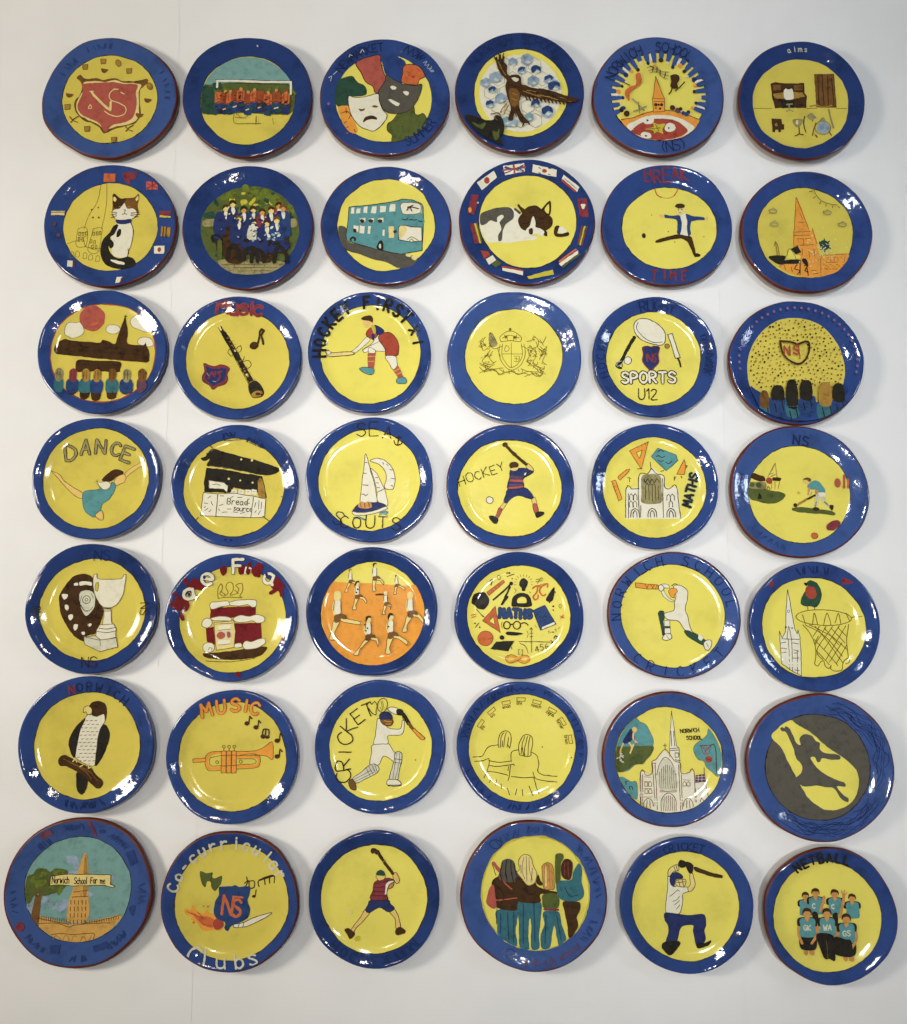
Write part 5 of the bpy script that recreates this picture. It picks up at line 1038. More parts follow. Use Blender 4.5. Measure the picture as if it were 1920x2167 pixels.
p.sub('icing').CO('white', 'fine', 4, "1345,640 1365,615 1400,620 1440,605 1475,600 1482,630 1440,655 1400,665 1360,665"); p.sub('icing').CO('white', 'fine', 4, "1110,640 1135,625 1170,632 1178,665 1150,682 1115,675"); p.L('fine', 4, "1140,672 1148,655 1165,660 1160,672"); p.sub('icing').CO('white', 'fine', 4, "1298,635 1335,628 1342,652 1300,658")
p.sub('slice').CO('cream', 'fine', 4, "1170,505 1290,495 1300,560 1295,655 1190,672 1180,600", straight=True).F('white', "1198,525 1272,518 1270,545 1200,552").F('white', "1196,612 1272,608 1270,635 1198,640").F('whitewash', "1188,560 1282,555 1280,600 1190,604").K('ink', 3, "1198,552 1270,545", "1198,640 1270,634", "1180,515 1285,508")
p.sub('berry').E('rose', 1215, 582, 27, 22); p.sub('berry').E('rose', 1262, 578, 12, 20)
p.part('rim_lettering'); p.C('maroon', "925,370 960,345 1000,360 1022,400 1005,435 965,440 930,415").C('maroon', "968,440 985,450 995,490 980,498 965,470").C('maroon', "1018,265 1060,245 1110,255 1115,290 1095,312 1050,300").C('maroon', "1198,175 1235,165 1238,200 1220,225 1205,210").C('maroon', "1310,165 1345,160 1350,205 1315,212").C('maroon', "1385,185 1405,165 1445,135 1455,155 1440,200 1405,222").C('maroon', "1510,275 1550,230 1575,270 1580,350 1565,352 1555,320 1515,300").C('maroon', "1308,820 1320,795 1340,810 1335,832")
p.T('maroon', 26, 'C', 935, 432, 84, rot=-38, wf=.75).T('maroon', 24, 'k', 1030, 318, 84, rot=-30, wf=.8).T('maroon', 18, 'r', 1325, 212, 62, rot=2, wf=.7).T('maroon', 20, 'i', 1358, 205, 70, rot=8).T('maroon', 24, 'd', 1392, 215, 80, rot=14, wf=.7).T('maroon', 24, 'y', 1515, 300, 88, rot=34, wf=.8)
p.T('white', 20, 'a', 990, 372, 88, rot=-12, wf=.9, under=('ink', 26)).T('white', 19, 'e', 1082, 272, 100, rot=10, wf=.85, under=('ink', 25)).T('white', 18, 'F', 1278, 205, 80, rot=-2, wf=.85, under=('ink', 25)).T('white', 11, 'r', 1350, 212, 60, rot=8, wf=.8, under=('ink', 16)).T('white', 18, 'a', 1455, 258, 92, rot=20, wf=.8, under=('ink', 24))
p.E('navy', 1106, 232, 9, 12).E('navy', 1018, 336, 9, 12).E('navy', 1480, 216, 9, 13)
p.L('maroon', 13, "1360,200 1372,150", "1588,590 1582,612")

p = plate(53, 'painted_plate', 'blue rimmed plate with nine high kicking figures on an orange field', rim='bluedark', side='blue', depth=.010, ringw=4)
p.clip = True
p.part('orange_field').C('orange', "172,268 260,262 340,268 420,266 520,275 620,282 722,280 742,325 758,390 760,470 742,560 700,640 640,700 560,745 450,760 350,748 260,705 190,630 150,550 142,460 148,360")
p.clip = False
def kicker(x, y, h, kick, hair='brown', shirt='white', bend=0):
    """a figure lifting one leg to the given side; x,y = top of the head"""
    p.part('kicking_figure')
    u = h/100.
    d = 1 if kick > 0 else -1
    p.CO('cream', 'brownmid', 4, [(x-7*u, y+60*u), (x+6*u, y+60*u), (x+1*u+bend*.7, y+86*u), (x+6*u+bend, y+97*u), (x+5*u+bend, y+101*u), (x-8*u+bend, y+101*u), (x-7*u+bend*.6, y+85*u)])
    p.CO('cream', 'brownmid', 4, [(x+d*8*u, y+53*u), (x+d*24*u, y+58*u), (x+kick*u, y+(72 if abs(kick) < 45 else 64)*u), (x+(kick-d*2)*u, y+(80 if abs(kick) < 45 else 70)*u), (x+d*20*u, y+65*u), (x+d*8*u, y+62*u)])
    p.sub('shorts').C('brownmid', [(x-6*u, y+46*u), (x+6*u, y+45*u), (x+d*19*u, y+51*u), (x+d*20*u, y+58*u), (x+d*7*u, y+57*u), (x+4*u, y+64*u), (x-6*u, y+64*u)])
    p.sub('shirt').C(shirt, [(x-6*u, y+20*u), (x+5*u, y+19*u), (x+6.5*u, y+34*u), (x+6*u, y+46*u), (x-6*u, y+47*u), (x-6.5*u, y+32*u)])
    p.sub('arm').L('cream', 4*u+3, [(x-7*u, y+22*u), (x-9*u, y+36*u), (x-6*u, y+48*u)])
    p.sub('head').E('cream', x, y+10*u, 7.5*u, 9*u); p.sub('hair').C(hair, [(x-8*u, y+8*u), (x-5*u, y), (x+4*u, y-1*u), (x+8*u, y+6*u), (x, y+5*u), (x-6*u, y+18*u)])
    p.L('ink', 3.4, [(x-7*u, y+20*u), (x-8*u, y+40*u)], [(x+7*u, y+20*u), (x+8*u, y+44*u)])
kicker(312, 182, 138, 20, 'tan', bend=-22); kicker(460, 145, 168, 34); kicker(592, 216, 118, 44, 'brown', bend=-8); kicker(356, 255, 170, 34, bend=-15)
kicker(238, 320, 285, 50, 'cream', bend=-24); kicker(528, 318, 138, 24, 'white', bend=-10); kicker(676, 322, 236, 34, 'cream', bend=-30); kicker(425, 466, 230, 28, bend=-68); kicker(560, 450, 238, 44, 'black', bend=-12)
p.part('pointing_arm').L('brown', 9, "470,338 515,335"); p.part('shirt_dot').dots('ink', 5, "405,520 420,540 412,555 352,325 360,305 548,530")

p = plate(54, 'painted_plate', 'blue rimmed plate crowded with maths symbols, a light bulb, protractor and books', rim='bluedark', side='blue', depth=.010, ringw=5)
p.part('lettering').T('midblue', 20, 'MATHS', 1208, 474, 52, rot=2, wf=.56, gap=.24, jit=.03, under=('ink', 27))
p.part('light_bulb').C('black', "1330,262 1342,240 1362,238 1380,255 1378,280 1368,300 1365,315 1345,315 1342,298 1330,282")
for a_ in range(-100, 101, 20): p.K('tan', 4, [(1355+46*math.sin(R(a_)), 268-42*math.cos(R(a_))), (1355+58*math.sin(R(a_)), 268-54*math.cos(R(a_)))])
p.part('protractor').C('black', "1284,408 1282,375 1300,340 1340,325 1380,335 1400,370 1400,408 1340,412"); p.sub('cutout').C('yellow', "1315,385 1320,362 1345,350 1368,362 1372,385 1345,390")
p.part('ruler').CO('orangered', 'brownmid', 4, "1132,322 1232,248 1242,262 1146,342", straight=True).K('brownmid', 3, "1155,308 1162,316", "1180,290 1187,298", "1205,272 1212,280")
p.part('set_square').CO('orangered', 'brownmid', 4, "1182,408 1212,565 1105,495", straight=True); p.sub('cutout').CO('yellow', 'brownmid', 3, "1172,470 1180,520 1146,498", straight=True)
p.part('graduation_cap').C('black', "1055,335 1115,322 1145,362 1140,400 1112,428 1075,420 1060,402 1042,390").L('black', 5, "1070,425 1090,448 1115,472").C('black', "1095,455 1118,475 1100,468")
p.part('compass').L('black', 12, "1280,268 1240,310 1172,368", "1272,290 1245,350 1222,398").E('black', 1280, 270, 12).L('black', 16, "1255,352 1225,395")
p.part('pie_symbol').L('orangered', 11, "1410,300 1430,285 1465,285 1500,272 1498,292", "1440,290 1432,325 1412,350 1420,368 1440,360 1442,340", "1462,290 1450,315 1470,345 1488,335").L('brownmid', 3, "1412,295 1440,280 1495,268")
p.part('triangle').C('black', "1540,290 1530,372 1488,370").C('black', "1538,318 1548,316 1548,332")
p.part('book').CO('midblue', 'ink', 4, "1408,432 1482,402 1548,515 1455,552", straight=True); p.sub('pages').CO('white', 'ink', 3, "1462,532 1538,500 1545,515 1458,550", straight=True); p.sub('lettering').L('ink', 3, "1445,480 1455,465 1468,478 1480,462 1490,470")
p.part('glasses').O('ink', 8, 1252, 522, 20, 22).O('ink', 8, 1312, 522, 22, 24).L('ink', 8, "1272,518 1290,516", "1334,515 1360,505 1380,522").L('ink', 3, "1225,500 1218,520 1225,540")
p.part('basketball').E('orangered', 1123, 600, 46, 44, amp=2); p.L('brownmid', 4, "1080,592 1120,608 1165,598", "1120,558 1112,600 1128,642").O('brownmid', 4, 1123, 600, 46, 44)
p.part('mortarboard').F('black', "1150,665 1190,620 1298,615 1258,678 1210,672").E('black', 1222, 595, 15, 14).L('black', 4, "1278,650 1282,665")
p.part('pencil').C('black', "1250,560 1320,565 1348,572 1320,582 1252,580")
p.part('graph').K('ink', 4, "1398,535 1398,685", "1325,620 1528,622", "1390,548 1398,535 1408,548", "1515,612 1530,622 1518,630", "1390,570 1408,570", "1390,590 1408,590").L('ink', 4, "1330,632 1360,645 1378,690").L('fine', 3, "1372,555 1380,575 1372,598")
p.part('number_marks').T('ink', 4, '456', 1425, 682, 36, rot=-14, wf=.6, gap=.3).T('fine', 4, '[]', 1318, 698, 30, wf=.7, gap=.25).T('fine', 4, '()', 1566, 418, 24, wf=.5, gap=.2).T('fine', 4, '0', 1198, 248, 32, wf=.6).T('ink', 7, '-', 1258, 225, 40, rot=-24).T('ink', 3, '=', 1525, 572, 20).T('fine', 3, 't', 1500, 572, 18).T('fine', 3, 'y', 1545, 558, 20, rot=-30).dots('ink', 5, "1270,206 1286,240 1060,510 1088,534 1532,408 1532,430 1510,384")
p.K('ink', 5, "1062,535 1085,508", "1256,228 1298,212").L('fine', 4, "1430,245 1470,240", "1430,258 1470,252", "1440,268 1462,232").L('ink', 8, "1150,262 1165,245 1158,278").L('fine', 4, "1298,300 1310,310 1300,328", "1388,320 1395,326").C('orangered', "1568,462 1580,468 1595,455 1592,470 1600,482 1582,478 1572,486 1575,472").L('orangered', 6, "1038,462 1065,455", "1040,476 1068,468").L('ink', 7, "1535,600 1545,585 1560,600 1545,605").L('fine', 3, "1512,565 1535,562", "1560,545 1572,530", "1420,520 1430,535")
p.part('infinity_sign').L('orange', 13, "1312,722 1275,705 1248,718 1260,738 1290,735 1335,712 1370,708 1380,728 1355,742 1312,722").L('brownmid', 3, "1312,712 1275,697 1240,716 1258,745 1295,742 1338,718", "1310,732 1355,750 1388,728 1372,702 1335,704")

p = plate(55, 'painted_plate', 'blue rimmed plate with a white cricketer swinging a bat behind his shoulder, green pads', rim='bluepale', depth=.007, lip=.975, rimwob=.010)
p.part('cricketer').CO('white', 'ink', 4, "500,262 530,250 565,265 585,290 580,345 568,400 582,440 590,490 610,535 640,550 610,560 560,520 545,495 520,468 460,458 440,425 500,402 505,355 515,310")
p.sub('arm').CO('white', 'ink', 3, "415,255 440,245 470,250 475,270 440,270 452,305 480,335 510,348 480,350 440,320 425,285")
p.sub('helmet').CO('orange', 'ink', 3, "472,285 490,270 520,275 525,290 505,310 505,328 480,318").L('brownmid', 6, "490,255 510,242 528,252")
p.sub('pad').CO('greendark', 'ink', 3, "405,420 420,405 438,410 440,455 432,470 440,540 428,555 412,460"); p.sub('pad').CO('greendark', 'ink', 3, "558,530 580,525 640,555 690,590 682,615 640,600 580,560"); p.sub('leg').CO('white', 'ink', 3, "438,465 472,462 475,540 440,545", straight=True).F('greendark', "440,498 475,498 475,512 440,512"); p.C('white', "650,548 672,572 660,585 640,570")
p.sub('shoe').CO('white', 'ink', 4, "425,575 440,548 475,545 482,570 450,585"); p.sub('shoe').CO('white', 'ink', 4, "680,640 672,600 700,580 720,590 715,620 695,645").L('ink', 3, "690,600 700,625", "450,555 465,575")
p.sub('bat').CO('orange', 'brownmid', 4, "272,238 350,245 405,250 410,275 340,275 272,265", straight=True).L('brownmid', 4, "330,248 345,272", "350,250 335,272", "365,250 380,274", "385,252 370,272", "400,252 392,274"); p.sub('glove').CO('white', 'ink', 4, "408,262 425,248 440,258 440,278 420,288")
p.part('rim_lettering').TA('rimink', 6, 'NORWICH SCHOOL', -92, 78, .87, 58).TA('rimink', 6, 'CRICKET', 220, 132, .88, 58, inside=True)

p = plate(56, 'painted_plate', 'blue rimmed plate with a robin perched on a netball hoop beside a spire', side='blue', depth=.010, prof=(.6, 1.02))
p.part('spire').CO('white', 'ink', 4, "1188,278 1198,340 1210,440 1222,520 1235,545 1240,520 1250,565 1252,660 1250,795 1200,770 1135,722 1130,600 1128,530 1142,570 1165,530 1172,420 1180,340", straight=True).L('ink', 4, "1140,575 1245,578", "1180,580 1182,760", "1200,580 1198,765", "1230,640 1228,780", "1172,575 1185,500 1198,575", "1135,600 1165,595", "1135,630 1168,635", "1205,600 1240,605", "1210,640 1240,650", "1210,660 1232,660", "1205,690 1240,690", "1210,720 1235,715", "1138,660 1165,655", "1140,690 1168,688", "1215,740 1235,742", "1210,760 1240,765").O('ink', 3, 1187, 408, 6, 8).dots('ink', 5, "1168,505 1205,510")
p.part('robin').C('greendark', "1305,235 1330,222 1365,235 1388,275 1392,320 1375,365 1350,388 1320,378 1290,380 1262,365 1268,330 1290,290 1312,262"); p.sub('breast').C('red', "1300,265 1330,250 1355,275 1362,310 1345,332 1315,330 1295,300"); p.sub('beak').C('ink', "1285,238 1308,236 1305,258"); p.sub('leg').L('fine', 5, "1302,378 1305,402"); p.sub('leg').L('fine', 5, "1345,385 1348,402")
p.part('hoop').O('fine', 5, 1398, 447, 168, 47, rot=2).K('fine', 5, "1565,445 1628,440")
p.part('net').L('fine', 5, "1270,428 1285,485", "1330,490 1342,420 1360,488", "1395,492 1420,420 1440,490", "1465,480 1488,422 1500,485", "1535,420 1555,470", "1270,490 1310,540 1340,620 1338,700", "1548,488 1530,580 1535,690", "1285,490 1400,560 1500,680", "1310,490 1440,560 1530,640", "1345,500 1420,600 1500,720", "1370,500 1330,560", "1410,500 1340,610", "1450,500 1350,640 1380,700", "1490,495 1390,640", "1530,495 1400,700", "1400,510 1480,610", "1440,510 1520,600", "1480,505 1530,560", "1335,580 1400,650 1470,735", "1340,640 1420,730", "1500,600 1420,715", "1530,610 1460,725", "1360,560 1340,600").L('fine', 5, "1338,700 1330,725 1350,738 1368,712 1385,705 1395,740 1415,752 1430,735 1425,755 1450,768 1490,760 1500,720 1515,700 1535,690 1538,715 1515,725")
p.part('rim_lettering'); scrawl(p, -20, 16, .88, 50, 5, 'rimink', 6); p.C('rimred', "1520,205 1550,215 1588,235 1555,245 1520,242").C('rimred', "1075,225 1108,222 1100,255 1080,270")
# ================================================================= sixth row
p = plate(61, 'painted_plate', 'blue rimmed plate with a white breasted falcon perched on a brown branch', side='blue', depth=.010, ringw=4, rimwob=.010)
p.part('falcon').CO('white', 'ink', 3, "465,262 520,275 558,248 568,300 545,340 530,400 525,500 515,570 460,560 400,520 402,450 415,380 435,310")
p.sub('wing').CO('black', 'ink', 3, "448,285 400,330 365,390 355,440 375,500 395,522 405,450 420,360"); p.sub('wing').CO('black', 'ink', 3, "548,335 572,325 595,360 598,410 580,470 555,530 520,570 525,470 530,400")
p.sub('head').C('brown', "470,205 500,182 540,182 570,205 578,250 570,300 558,262 530,270 500,272 475,240"); p.sub('beak').CO('cream', 'ink', 4, "435,250 438,220 462,208 485,225 485,255 460,262 450,245"); p.sub('eye').E('ink', 510, 212, 7)
p.sub('feather_mark')
for j, y in enumerate(range(300, 560, 22)):
    for i in range(4):
        x = 425+i*27+(12 if j % 2 else 0)-(y-300)*.06
        if x < 520: p.K('brownmid', 4, [(x, y), (x+14, y-2)])
p.part('tail').CO('black', 'ink', 3, "415,610 475,590 480,650 470,710 450,742 422,720 412,660")
p.part('branch').C('brown', "298,550 305,520 330,506 365,520 400,540 450,565 490,575 530,625 568,660 568,690 545,708 500,680 455,630 400,600 345,572 310,572").L('brownmid', 8, "330,530 400,565 480,600 540,660", "420,575 470,610 500,650")
p.part('claw').L('cream', 7, "385,545 400,530 410,550", "430,575 445,568", "470,570 485,555 480,585 495,580")
p.part('rim_lettering').T('rimred', 10, 'N', 348, 140, 50, rot=-10, wf=.7, under=None).TA('rimink', 7, 'ORWICH', -8, 40, .85, 52)
scrawl(p, 200, 158, .87, 52, 7, 'rimink', 5, inside=True)

p = plate(62, 'painted_plate', 'blue rimmed plate with an orange trumpet, black notes and the orange word above', side='blue', depth=.010, ringw=4, rimwob=.008)
p.part('trumpet').CO('orange', 'brownmid', 4, "1360,485 1460,482 1520,462 1560,430 1572,425 1582,460 1578,532 1545,515 1490,505 1440,500 1360,508")
p.L('orange', 20, "1190,512 1215,495 1270,490 1360,495", "1180,540 1190,575 1220,588 1300,580 1400,575 1470,575 1495,560 1500,535 1490,518 1440,515 1370,518", "1180,545 1185,520 1200,505").L('brownmid', 4, "1170,545 1178,512 1210,488 1360,482", "1172,548 1185,590 1220,602 1330,592 1475,584 1502,560 1505,525 1485,508 1365,510", "1200,545 1205,522 1275,508", "1200,550 1212,572 1275,568", "1370,530 1460,530 1480,545 1460,560 1370,565")
p.sub('mouthpiece').CO('orange', 'brownmid', 4, "1098,530 1175,524 1178,546 1100,552", straight=True)
for x in (1283, 1315, 1346): p.sub('valve').CO('orange', 'brownmid', 4, [(x-14, 482), (x+14, 482), (x+16, 612), (x-12, 616)], straight=True).L('brownmid', 4, [(x, 480), (x, 465)]); p.O('brownmid', 4, x, 455, 9)
p.sub('valve_band').K('brownmid', 5, "1272,508 1362,506", "1270,572 1364,568"); p.sub('ring').O('brownmid', 4, 1388, 545, 10).O('brownmid', 4, 1246, 548, 9)
for (x, y, k) in [(1425, 300, 0), (1480, 325, 0), (1525, 380, 1), (1610, 405, 0), (1612, 500, 0)]:
    p.part('music_note').E('brown', x-6, y+14, 16, 14).L('brown', 9, [(x+6, y+12), (x+10, y-30)])
    if k: p.E('brown', x+20, y+18, 14, 12).L('brown', 9, [(x+28, y+15), (x+26, y-25), (x-6, y-28), (x-10, y+8)])
    else: p.L('brown', 8, [(x+10, y-30), (x+24, y-14)])
p.part('rim_lettering').T('orange', 15, 'M', 1150, 280, 76, rot=-14, wf=.8, under=('red', 22)).T('orange', 15, 'U', 1240, 252, 74, rot=-6, wf=.65, under=('red', 22)).T('orange', 15, 'S', 1320, 240, 76, rot=0, wf=.75, under=('red', 22)).T('orange', 15, 'I', 1398, 240, 68, rot=6, wf=.6, under=('red', 22)).T('orange', 15, 'C', 1432, 250, 68, rot=14, wf=.75, under=('red', 22))

p = plate(63, 'painted_plate', 'blue rimmed plate with a white clad batsman, lettering curving up its side', side='blue', depth=.010, ringw=3)
p.part('cricketer').CO('white', 'ink', 4, "450,285 480,300 510,340 555,350 590,345 600,295 612,300 605,370 580,388 515,390 515,430 495,448 430,445 438,380 445,320")
p.sub('trousers').CO('white', 'ink', 4, "420,448 510,440 520,440 545,480 560,505 550,545 520,525 485,515 460,565 425,570 405,560 415,490")
p.sub('pad').CO('whitewash', 'ink', 4, "400,570 440,562 462,590 440,620 380,650 325,675 300,650 350,612").L('ink', 3, "310,655 410,600", "320,665 430,610", "400,575 425,625", "385,585 408,635", "435,565 450,605", "420,570 440,612"); p.sub('pad').CO('whitewash', 'ink', 4, "555,500 575,485 596,495 598,540 582,600 572,655 525,650 540,580 552,540").L('ink', 3, "565,495 560,540 545,645", "585,495 582,545 560,650", "552,530 598,535", "550,550 594,556")
p.sub('shoe').CO('brownmid', 'ink', 4, "278,665 300,650 322,680 325,715 300,712 285,695"); p.sub('shoe').CO('white', 'ink', 4, "515,655 570,655 595,678 592,690 515,690").K('ink', 6, "515,688 595,686")
p.sub('arm').CO('white', 'ink', 4, "508,225 540,215 575,228 570,262 545,255 520,240"); p.sub('helmet').CO('navy', 'ink', 4, "462,262 480,248 515,245 535,265 540,290 500,288 465,290"); p.sub('face').CO('brownmid', 'ink', 4, "468,292 540,292 540,320 518,332 485,322").L('fleshy', 5, "490,300 535,305", "500,318 530,318")
p.sub('bat').CO('orange', 'ink', 4, "640,325 672,345 705,375 736,402 732,415 712,415 680,380 655,350", straight=True).L('black', 26, "590,245 615,275 640,320").C('brownmid', "630,310 655,320 670,350 650,350"); p.sub('glove').C('black', "560,235 585,225 605,240 600,265 570,265").L('ink', 5, "600,280 610,300")
p.part('lettering').T('ink', 8, 'C', 305, 650, 90, rot=-112, wf=.8).T('ink', 8, 'R', 290, 590, 84, rot=-98, wf=.75).T('ink', 8, 'I', 292, 500, 76, rot=-90).T('ink', 8, 'C', 290, 452, 92, rot=-76, wf=.75).T('ink', 8, 'K', 295, 388, 84, rot=-52, wf=.75).T('ink', 8, 'E', 330, 322, 84, rot=-36, wf=.72).T('ink', 8, 'T', 382, 282, 82, rot=-22, wf=.7)
p.part('heart_doodle').L('ink', 5, "385,205 400,185 415,200 430,180 445,205 440,245 438,265 415,250 385,212"); p.part('ball_doodle').O('ink', 5, 478, 205, 30, 42, rot=10).L('ink', 3, "470,180 480,235", "478,178 488,230", "465,215 475,240")
p.part('paint_fleck').dots('ink', 4, "680,536")

p = plate(64, 'painted_plate', 'blue rimmed plate with an inked outline of two long haired girls with arms linked', side='blue', depth=.010, ringw=4)
p.part('girl_outline').L('ink', 5, "1020,518 1075,512 1110,460 1170,445", "1030,545 1080,540 1115,528 1120,545 1105,600 1085,645", "1115,540 1180,550 1250,542", "1115,568 1170,575 1265,562 1270,570", "1108,605 1170,612 1230,628").L('ink', 5, "1250,545 1252,490 1295,475", "1375,490 1405,510 1415,560 1410,605 1440,625 1525,635", "1380,610 1395,645 1440,660 1525,668", "1385,640 1400,700 1415,740", "1245,570 1240,620 1230,660", "1230,600 1235,575", "1250,635 1330,642 1390,640")
p.part('skirt_pleat').K('ink', 5, "1130,645 1118,672", "1160,655 1155,688", "1188,680 1192,710", "1225,705 1238,745", "1282,710 1275,745", "1315,712 1318,752", "1355,692 1380,750")
p.part('girl_hair').L('ink', 5, "1175,460 1172,420 1185,380 1215,360 1245,375 1250,420 1240,465", "1185,460 1190,400 1205,375", "1205,458 1212,400 1222,370", "1225,460 1235,400", "1240,465 1228,440", "1195,455 1200,420"); p.part('girl_hair').L('ink', 5, "1300,505 1295,460 1310,410 1335,385 1370,390 1382,430 1370,480 1368,510 1340,515 1300,505", "1310,500 1320,430 1335,395", "1330,510 1335,450 1350,395", "1350,510 1355,440 1365,395", "1325,505 1318,460")
for (x, y, a_, t_) in [(1070, 318, -55, 'lfe'), (1135, 242, -40, 'iva'), (1222, 192, -12, 'woan'), (1312, 172, 0, 'life'), (1408, 188, 14, 'noach'), (1500, 238, 30, 'signa'), (1562, 305, 60, 'turner'), (1605, 412, 82, 'briano')]:
    cr, sr = math.cos(R(a_)), math.sin(R(a_)); q = [(x+X*cr-Y*sr, y+X*sr+Y*cr) for X, Y in [(-26, -12), (26, -12), (24, 8), (-24, 8), (-26, -12)]]
    p.part('name_tag').K('fine', 4, q); X, Y = -28, 30
    p.part('lettering').T('fine', 4, t_[:5] if t_ not in ('turner',) else t_, x+X*cr-Y*sr, y+X*sr+Y*cr, 20, rot=a_, wf=.6, gap=.16)
p.part('paint_fleck').dots('ink', 4, "1612,522 1438,458")
p.part('rim_lettering'); scrawl(p, -80, -42, .90, 46, 8, 'rimink', 4); scrawl(p, -38, -8, .90, 40, 7, 'rimink', 4, seed=2); p.L('rimink', 5, "1240,125 1265,105 1290,120 1310,100 1330,118 1355,100 1375,118 1400,105"); scrawl(p, 22, 30, .92, 36, 2, 'rimink', 4); scrawl(p, 50, 100, .90, 40, 7, 'rimink', 4, seed=5); scrawl(p, 250, 210, .90, 50, 5, 'rimink', 4, seed=6, inside=True); scrawl(p, 196, 150, .90, 44, 8, 'rimink', 4, seed=7, inside=True)

p = plate(65, 'painted_plate', 'blue rimmed plate with a white cathedral front, teal corners and a red brown edge', rim='bluepale', depth=.010, lip=.97, prof=(.62, 1.02))
p.clip = True
p.part('teal_corner').CO('teal', 'fine', 3, "238,222 268,245 300,260 325,300 345,355 340,400 330,440 300,470 280,495 235,500 190,535 130,542 115,490 118,420 135,350 180,280"); p.sub('grass').C('green', "118,400 180,392 260,388 342,390 335,430 300,468 275,495 230,500 185,530 130,540 114,480")
p.sub('runner').C('navy', "165,355 190,315 215,285 230,300 225,340 200,370 165,375").C('skin', "218,285 240,275 250,290 238,310 222,302").L('skin', 10, "228,310 225,345 245,370", "200,370 215,395 205,430", "165,375 150,410 148,440", "205,430 225,380").L('brownmid', 5, "235,330 230,360", "245,372 238,388", "150,440 160,470"); p.sub('glint'); blobs(p, 'whitewash', 10, (125, 165, 430, 485), 7, 3)
p.part('teal_corner').CO('teal', 'fine', 3, "675,285 665,320 640,345 605,370 582,400 588,440 610,470 640,480 655,515 690,545 720,570 745,530 748,460 735,400 712,340"); p.sub('hoop').L('brown', 6, "625,388 680,385 710,392 715,550").O('rimred', 4, 655, 392, 30, 8).L('rimred', 4, "630,400 640,435 670,435 682,400", "640,400 660,435", "660,400 645,435", "675,400 650,420"); p.sub('netball').E('red', 670, 468, 22, 20).L('ink', 3, "655,460 685,475")
p.part('teal_corner').CO('teal', 'fine', 3, "132,580 160,575 205,600 235,600 242,650 235,705 190,670 155,630"); p.sub('music_note').L('ink', 5, "172,600 178,615", "172,600 185,598", "195,628 200,645", "212,630 215,648", "195,628 212,630")
p.part('spire').CO('white', 'ink', 3, "456,182 470,290 480,390 495,400 498,520 440,520 440,400 446,300", straight=True).L('ink', 4, "455,180 458,200", "440,405 495,400", "438,415 498,412", "450,300 452,390", "465,300 470,390", "472,430 490,430 490,455 472,455 472,430", "470,470 500,475")
p.part('cathedral').F('white', "255,600 258,540 285,545 330,555 332,480 355,475 410,410 450,470 495,485 500,550 555,545 575,535 582,600 640,590 655,600 660,690 610,735 520,772 430,782 340,770 265,730 245,700")
p.sub('outline').L('brownmid', 5, "258,735 262,545 285,540 290,560 330,552 332,480 355,470 412,410 465,475 500,490 505,550 555,545 560,530 580,540 582,720", "275,560 272,735", "335,490 345,740", "350,490 358,765", "490,500 495,770", "640,520 645,600 660,690", "580,605 652,600", "585,640 590,720", "412,375 412,410", "402,385 422,385", "330,490 355,490", "360,560 375,500 410,455 450,490 475,560", "375,650 475,650", "375,660 475,660", "505,560 505,760", "610,720 620,695 632,715")
p.sub('great_window').C('whitewash', "370,520 410,462 455,505 475,560 478,640 372,640").L('brownmid', 4, *["%d,%d %d,640" % (x, 560-int(60*math.sin((x-365)/112*3.14)), x) for x in range(376, 478, 12)])
p.sub('great_door').L('brownmid', 5, "380,770 382,710 405,675 430,668 455,685 468,715 468,770").L('brownmid', 4, *["%d,%d %d,772" % (x, 715-int(34*math.sin((x-380)/88*3.14)), x) for x in range(392, 465, 11)])
for (x, y) in [(295, 612), (318, 612), (295, 655), (318, 655), (522, 612), (545, 612)]: p.sub('arch').L('brownmid', 4, [(x-9, y+14), (x-9, y-4), (x, y-14), (x+9, y-4), (x+9, y+14), (x-9, y+14)])
for (x, y) in [(305, 745), (540, 745)]: p.sub('doorway').L('brownmid', 5, [(x-28, y), (x-24, y-30), (x, y-48), (x+24, y-30), (x+28, y)], [(x-10, y+8), (x-8, y-35)], [(x+10, y+8), (x+8, y-35)])
p.sub('tiled_roof').F('purple', "588,560 645,555 648,600 585,602").K('white', 2, "590,572 646,568", "588,586 646,584", "605,560 602,600", "625,558 624,600"); p.sub('brush_line').L('tan', 4, "285,570 320,575", "280,600 325,600", "280,640 325,640", "270,690 330,690", "515,590 550,590", "600,640 640,640").L('ink', 3, "264,545 262,730")
p.clip = False
p.part('lettering').T('ink', 5, 'NORWICH', 505, 312, 24, rot=-4, wf=.62, gap=.14).T('ink', 5, 'SCHOOL', 540, 352, 22, rot=-2, wf=.62, gap=.14)

p = plate(66, 'painted_plate', 'large blue rimmed plate with a dark dancer silhouette leaping in a yellow beam', rim='bluepale', depth=.009, lip=.975, rimwob=.014, centre='grey', ring='ink', ringw=5)
p.part('yellow_beam').C('yellow', "1165,235 1200,262 1280,310 1380,400 1460,455 1530,520 1550,570 1545,640 1520,700 1470,745 1400,768 1330,760 1260,710 1220,650 1185,580 1140,490 1100,400 1045,335 1080,290 1110,262")
p.part('dancer_silhouette').C('grey', "1098,282 1112,276 1122,284 1130,270 1156,288 1172,328 1186,362 1206,385 1216,380 1210,345 1235,320 1280,325 1310,360 1330,370 1330,410 1360,432 1440,442 1445,470 1400,470 1340,460 1330,480 1310,485 1295,455 1270,460 1300,510 1350,555 1420,590 1465,605 1470,630 1420,630 1450,675 1485,700 1480,722 1440,700 1400,640 1360,635 1300,625 1230,632 1195,610 1180,580 1215,545 1215,500 1190,470 1178,440 1174,410 1158,372 1138,322 1124,302 1106,300")
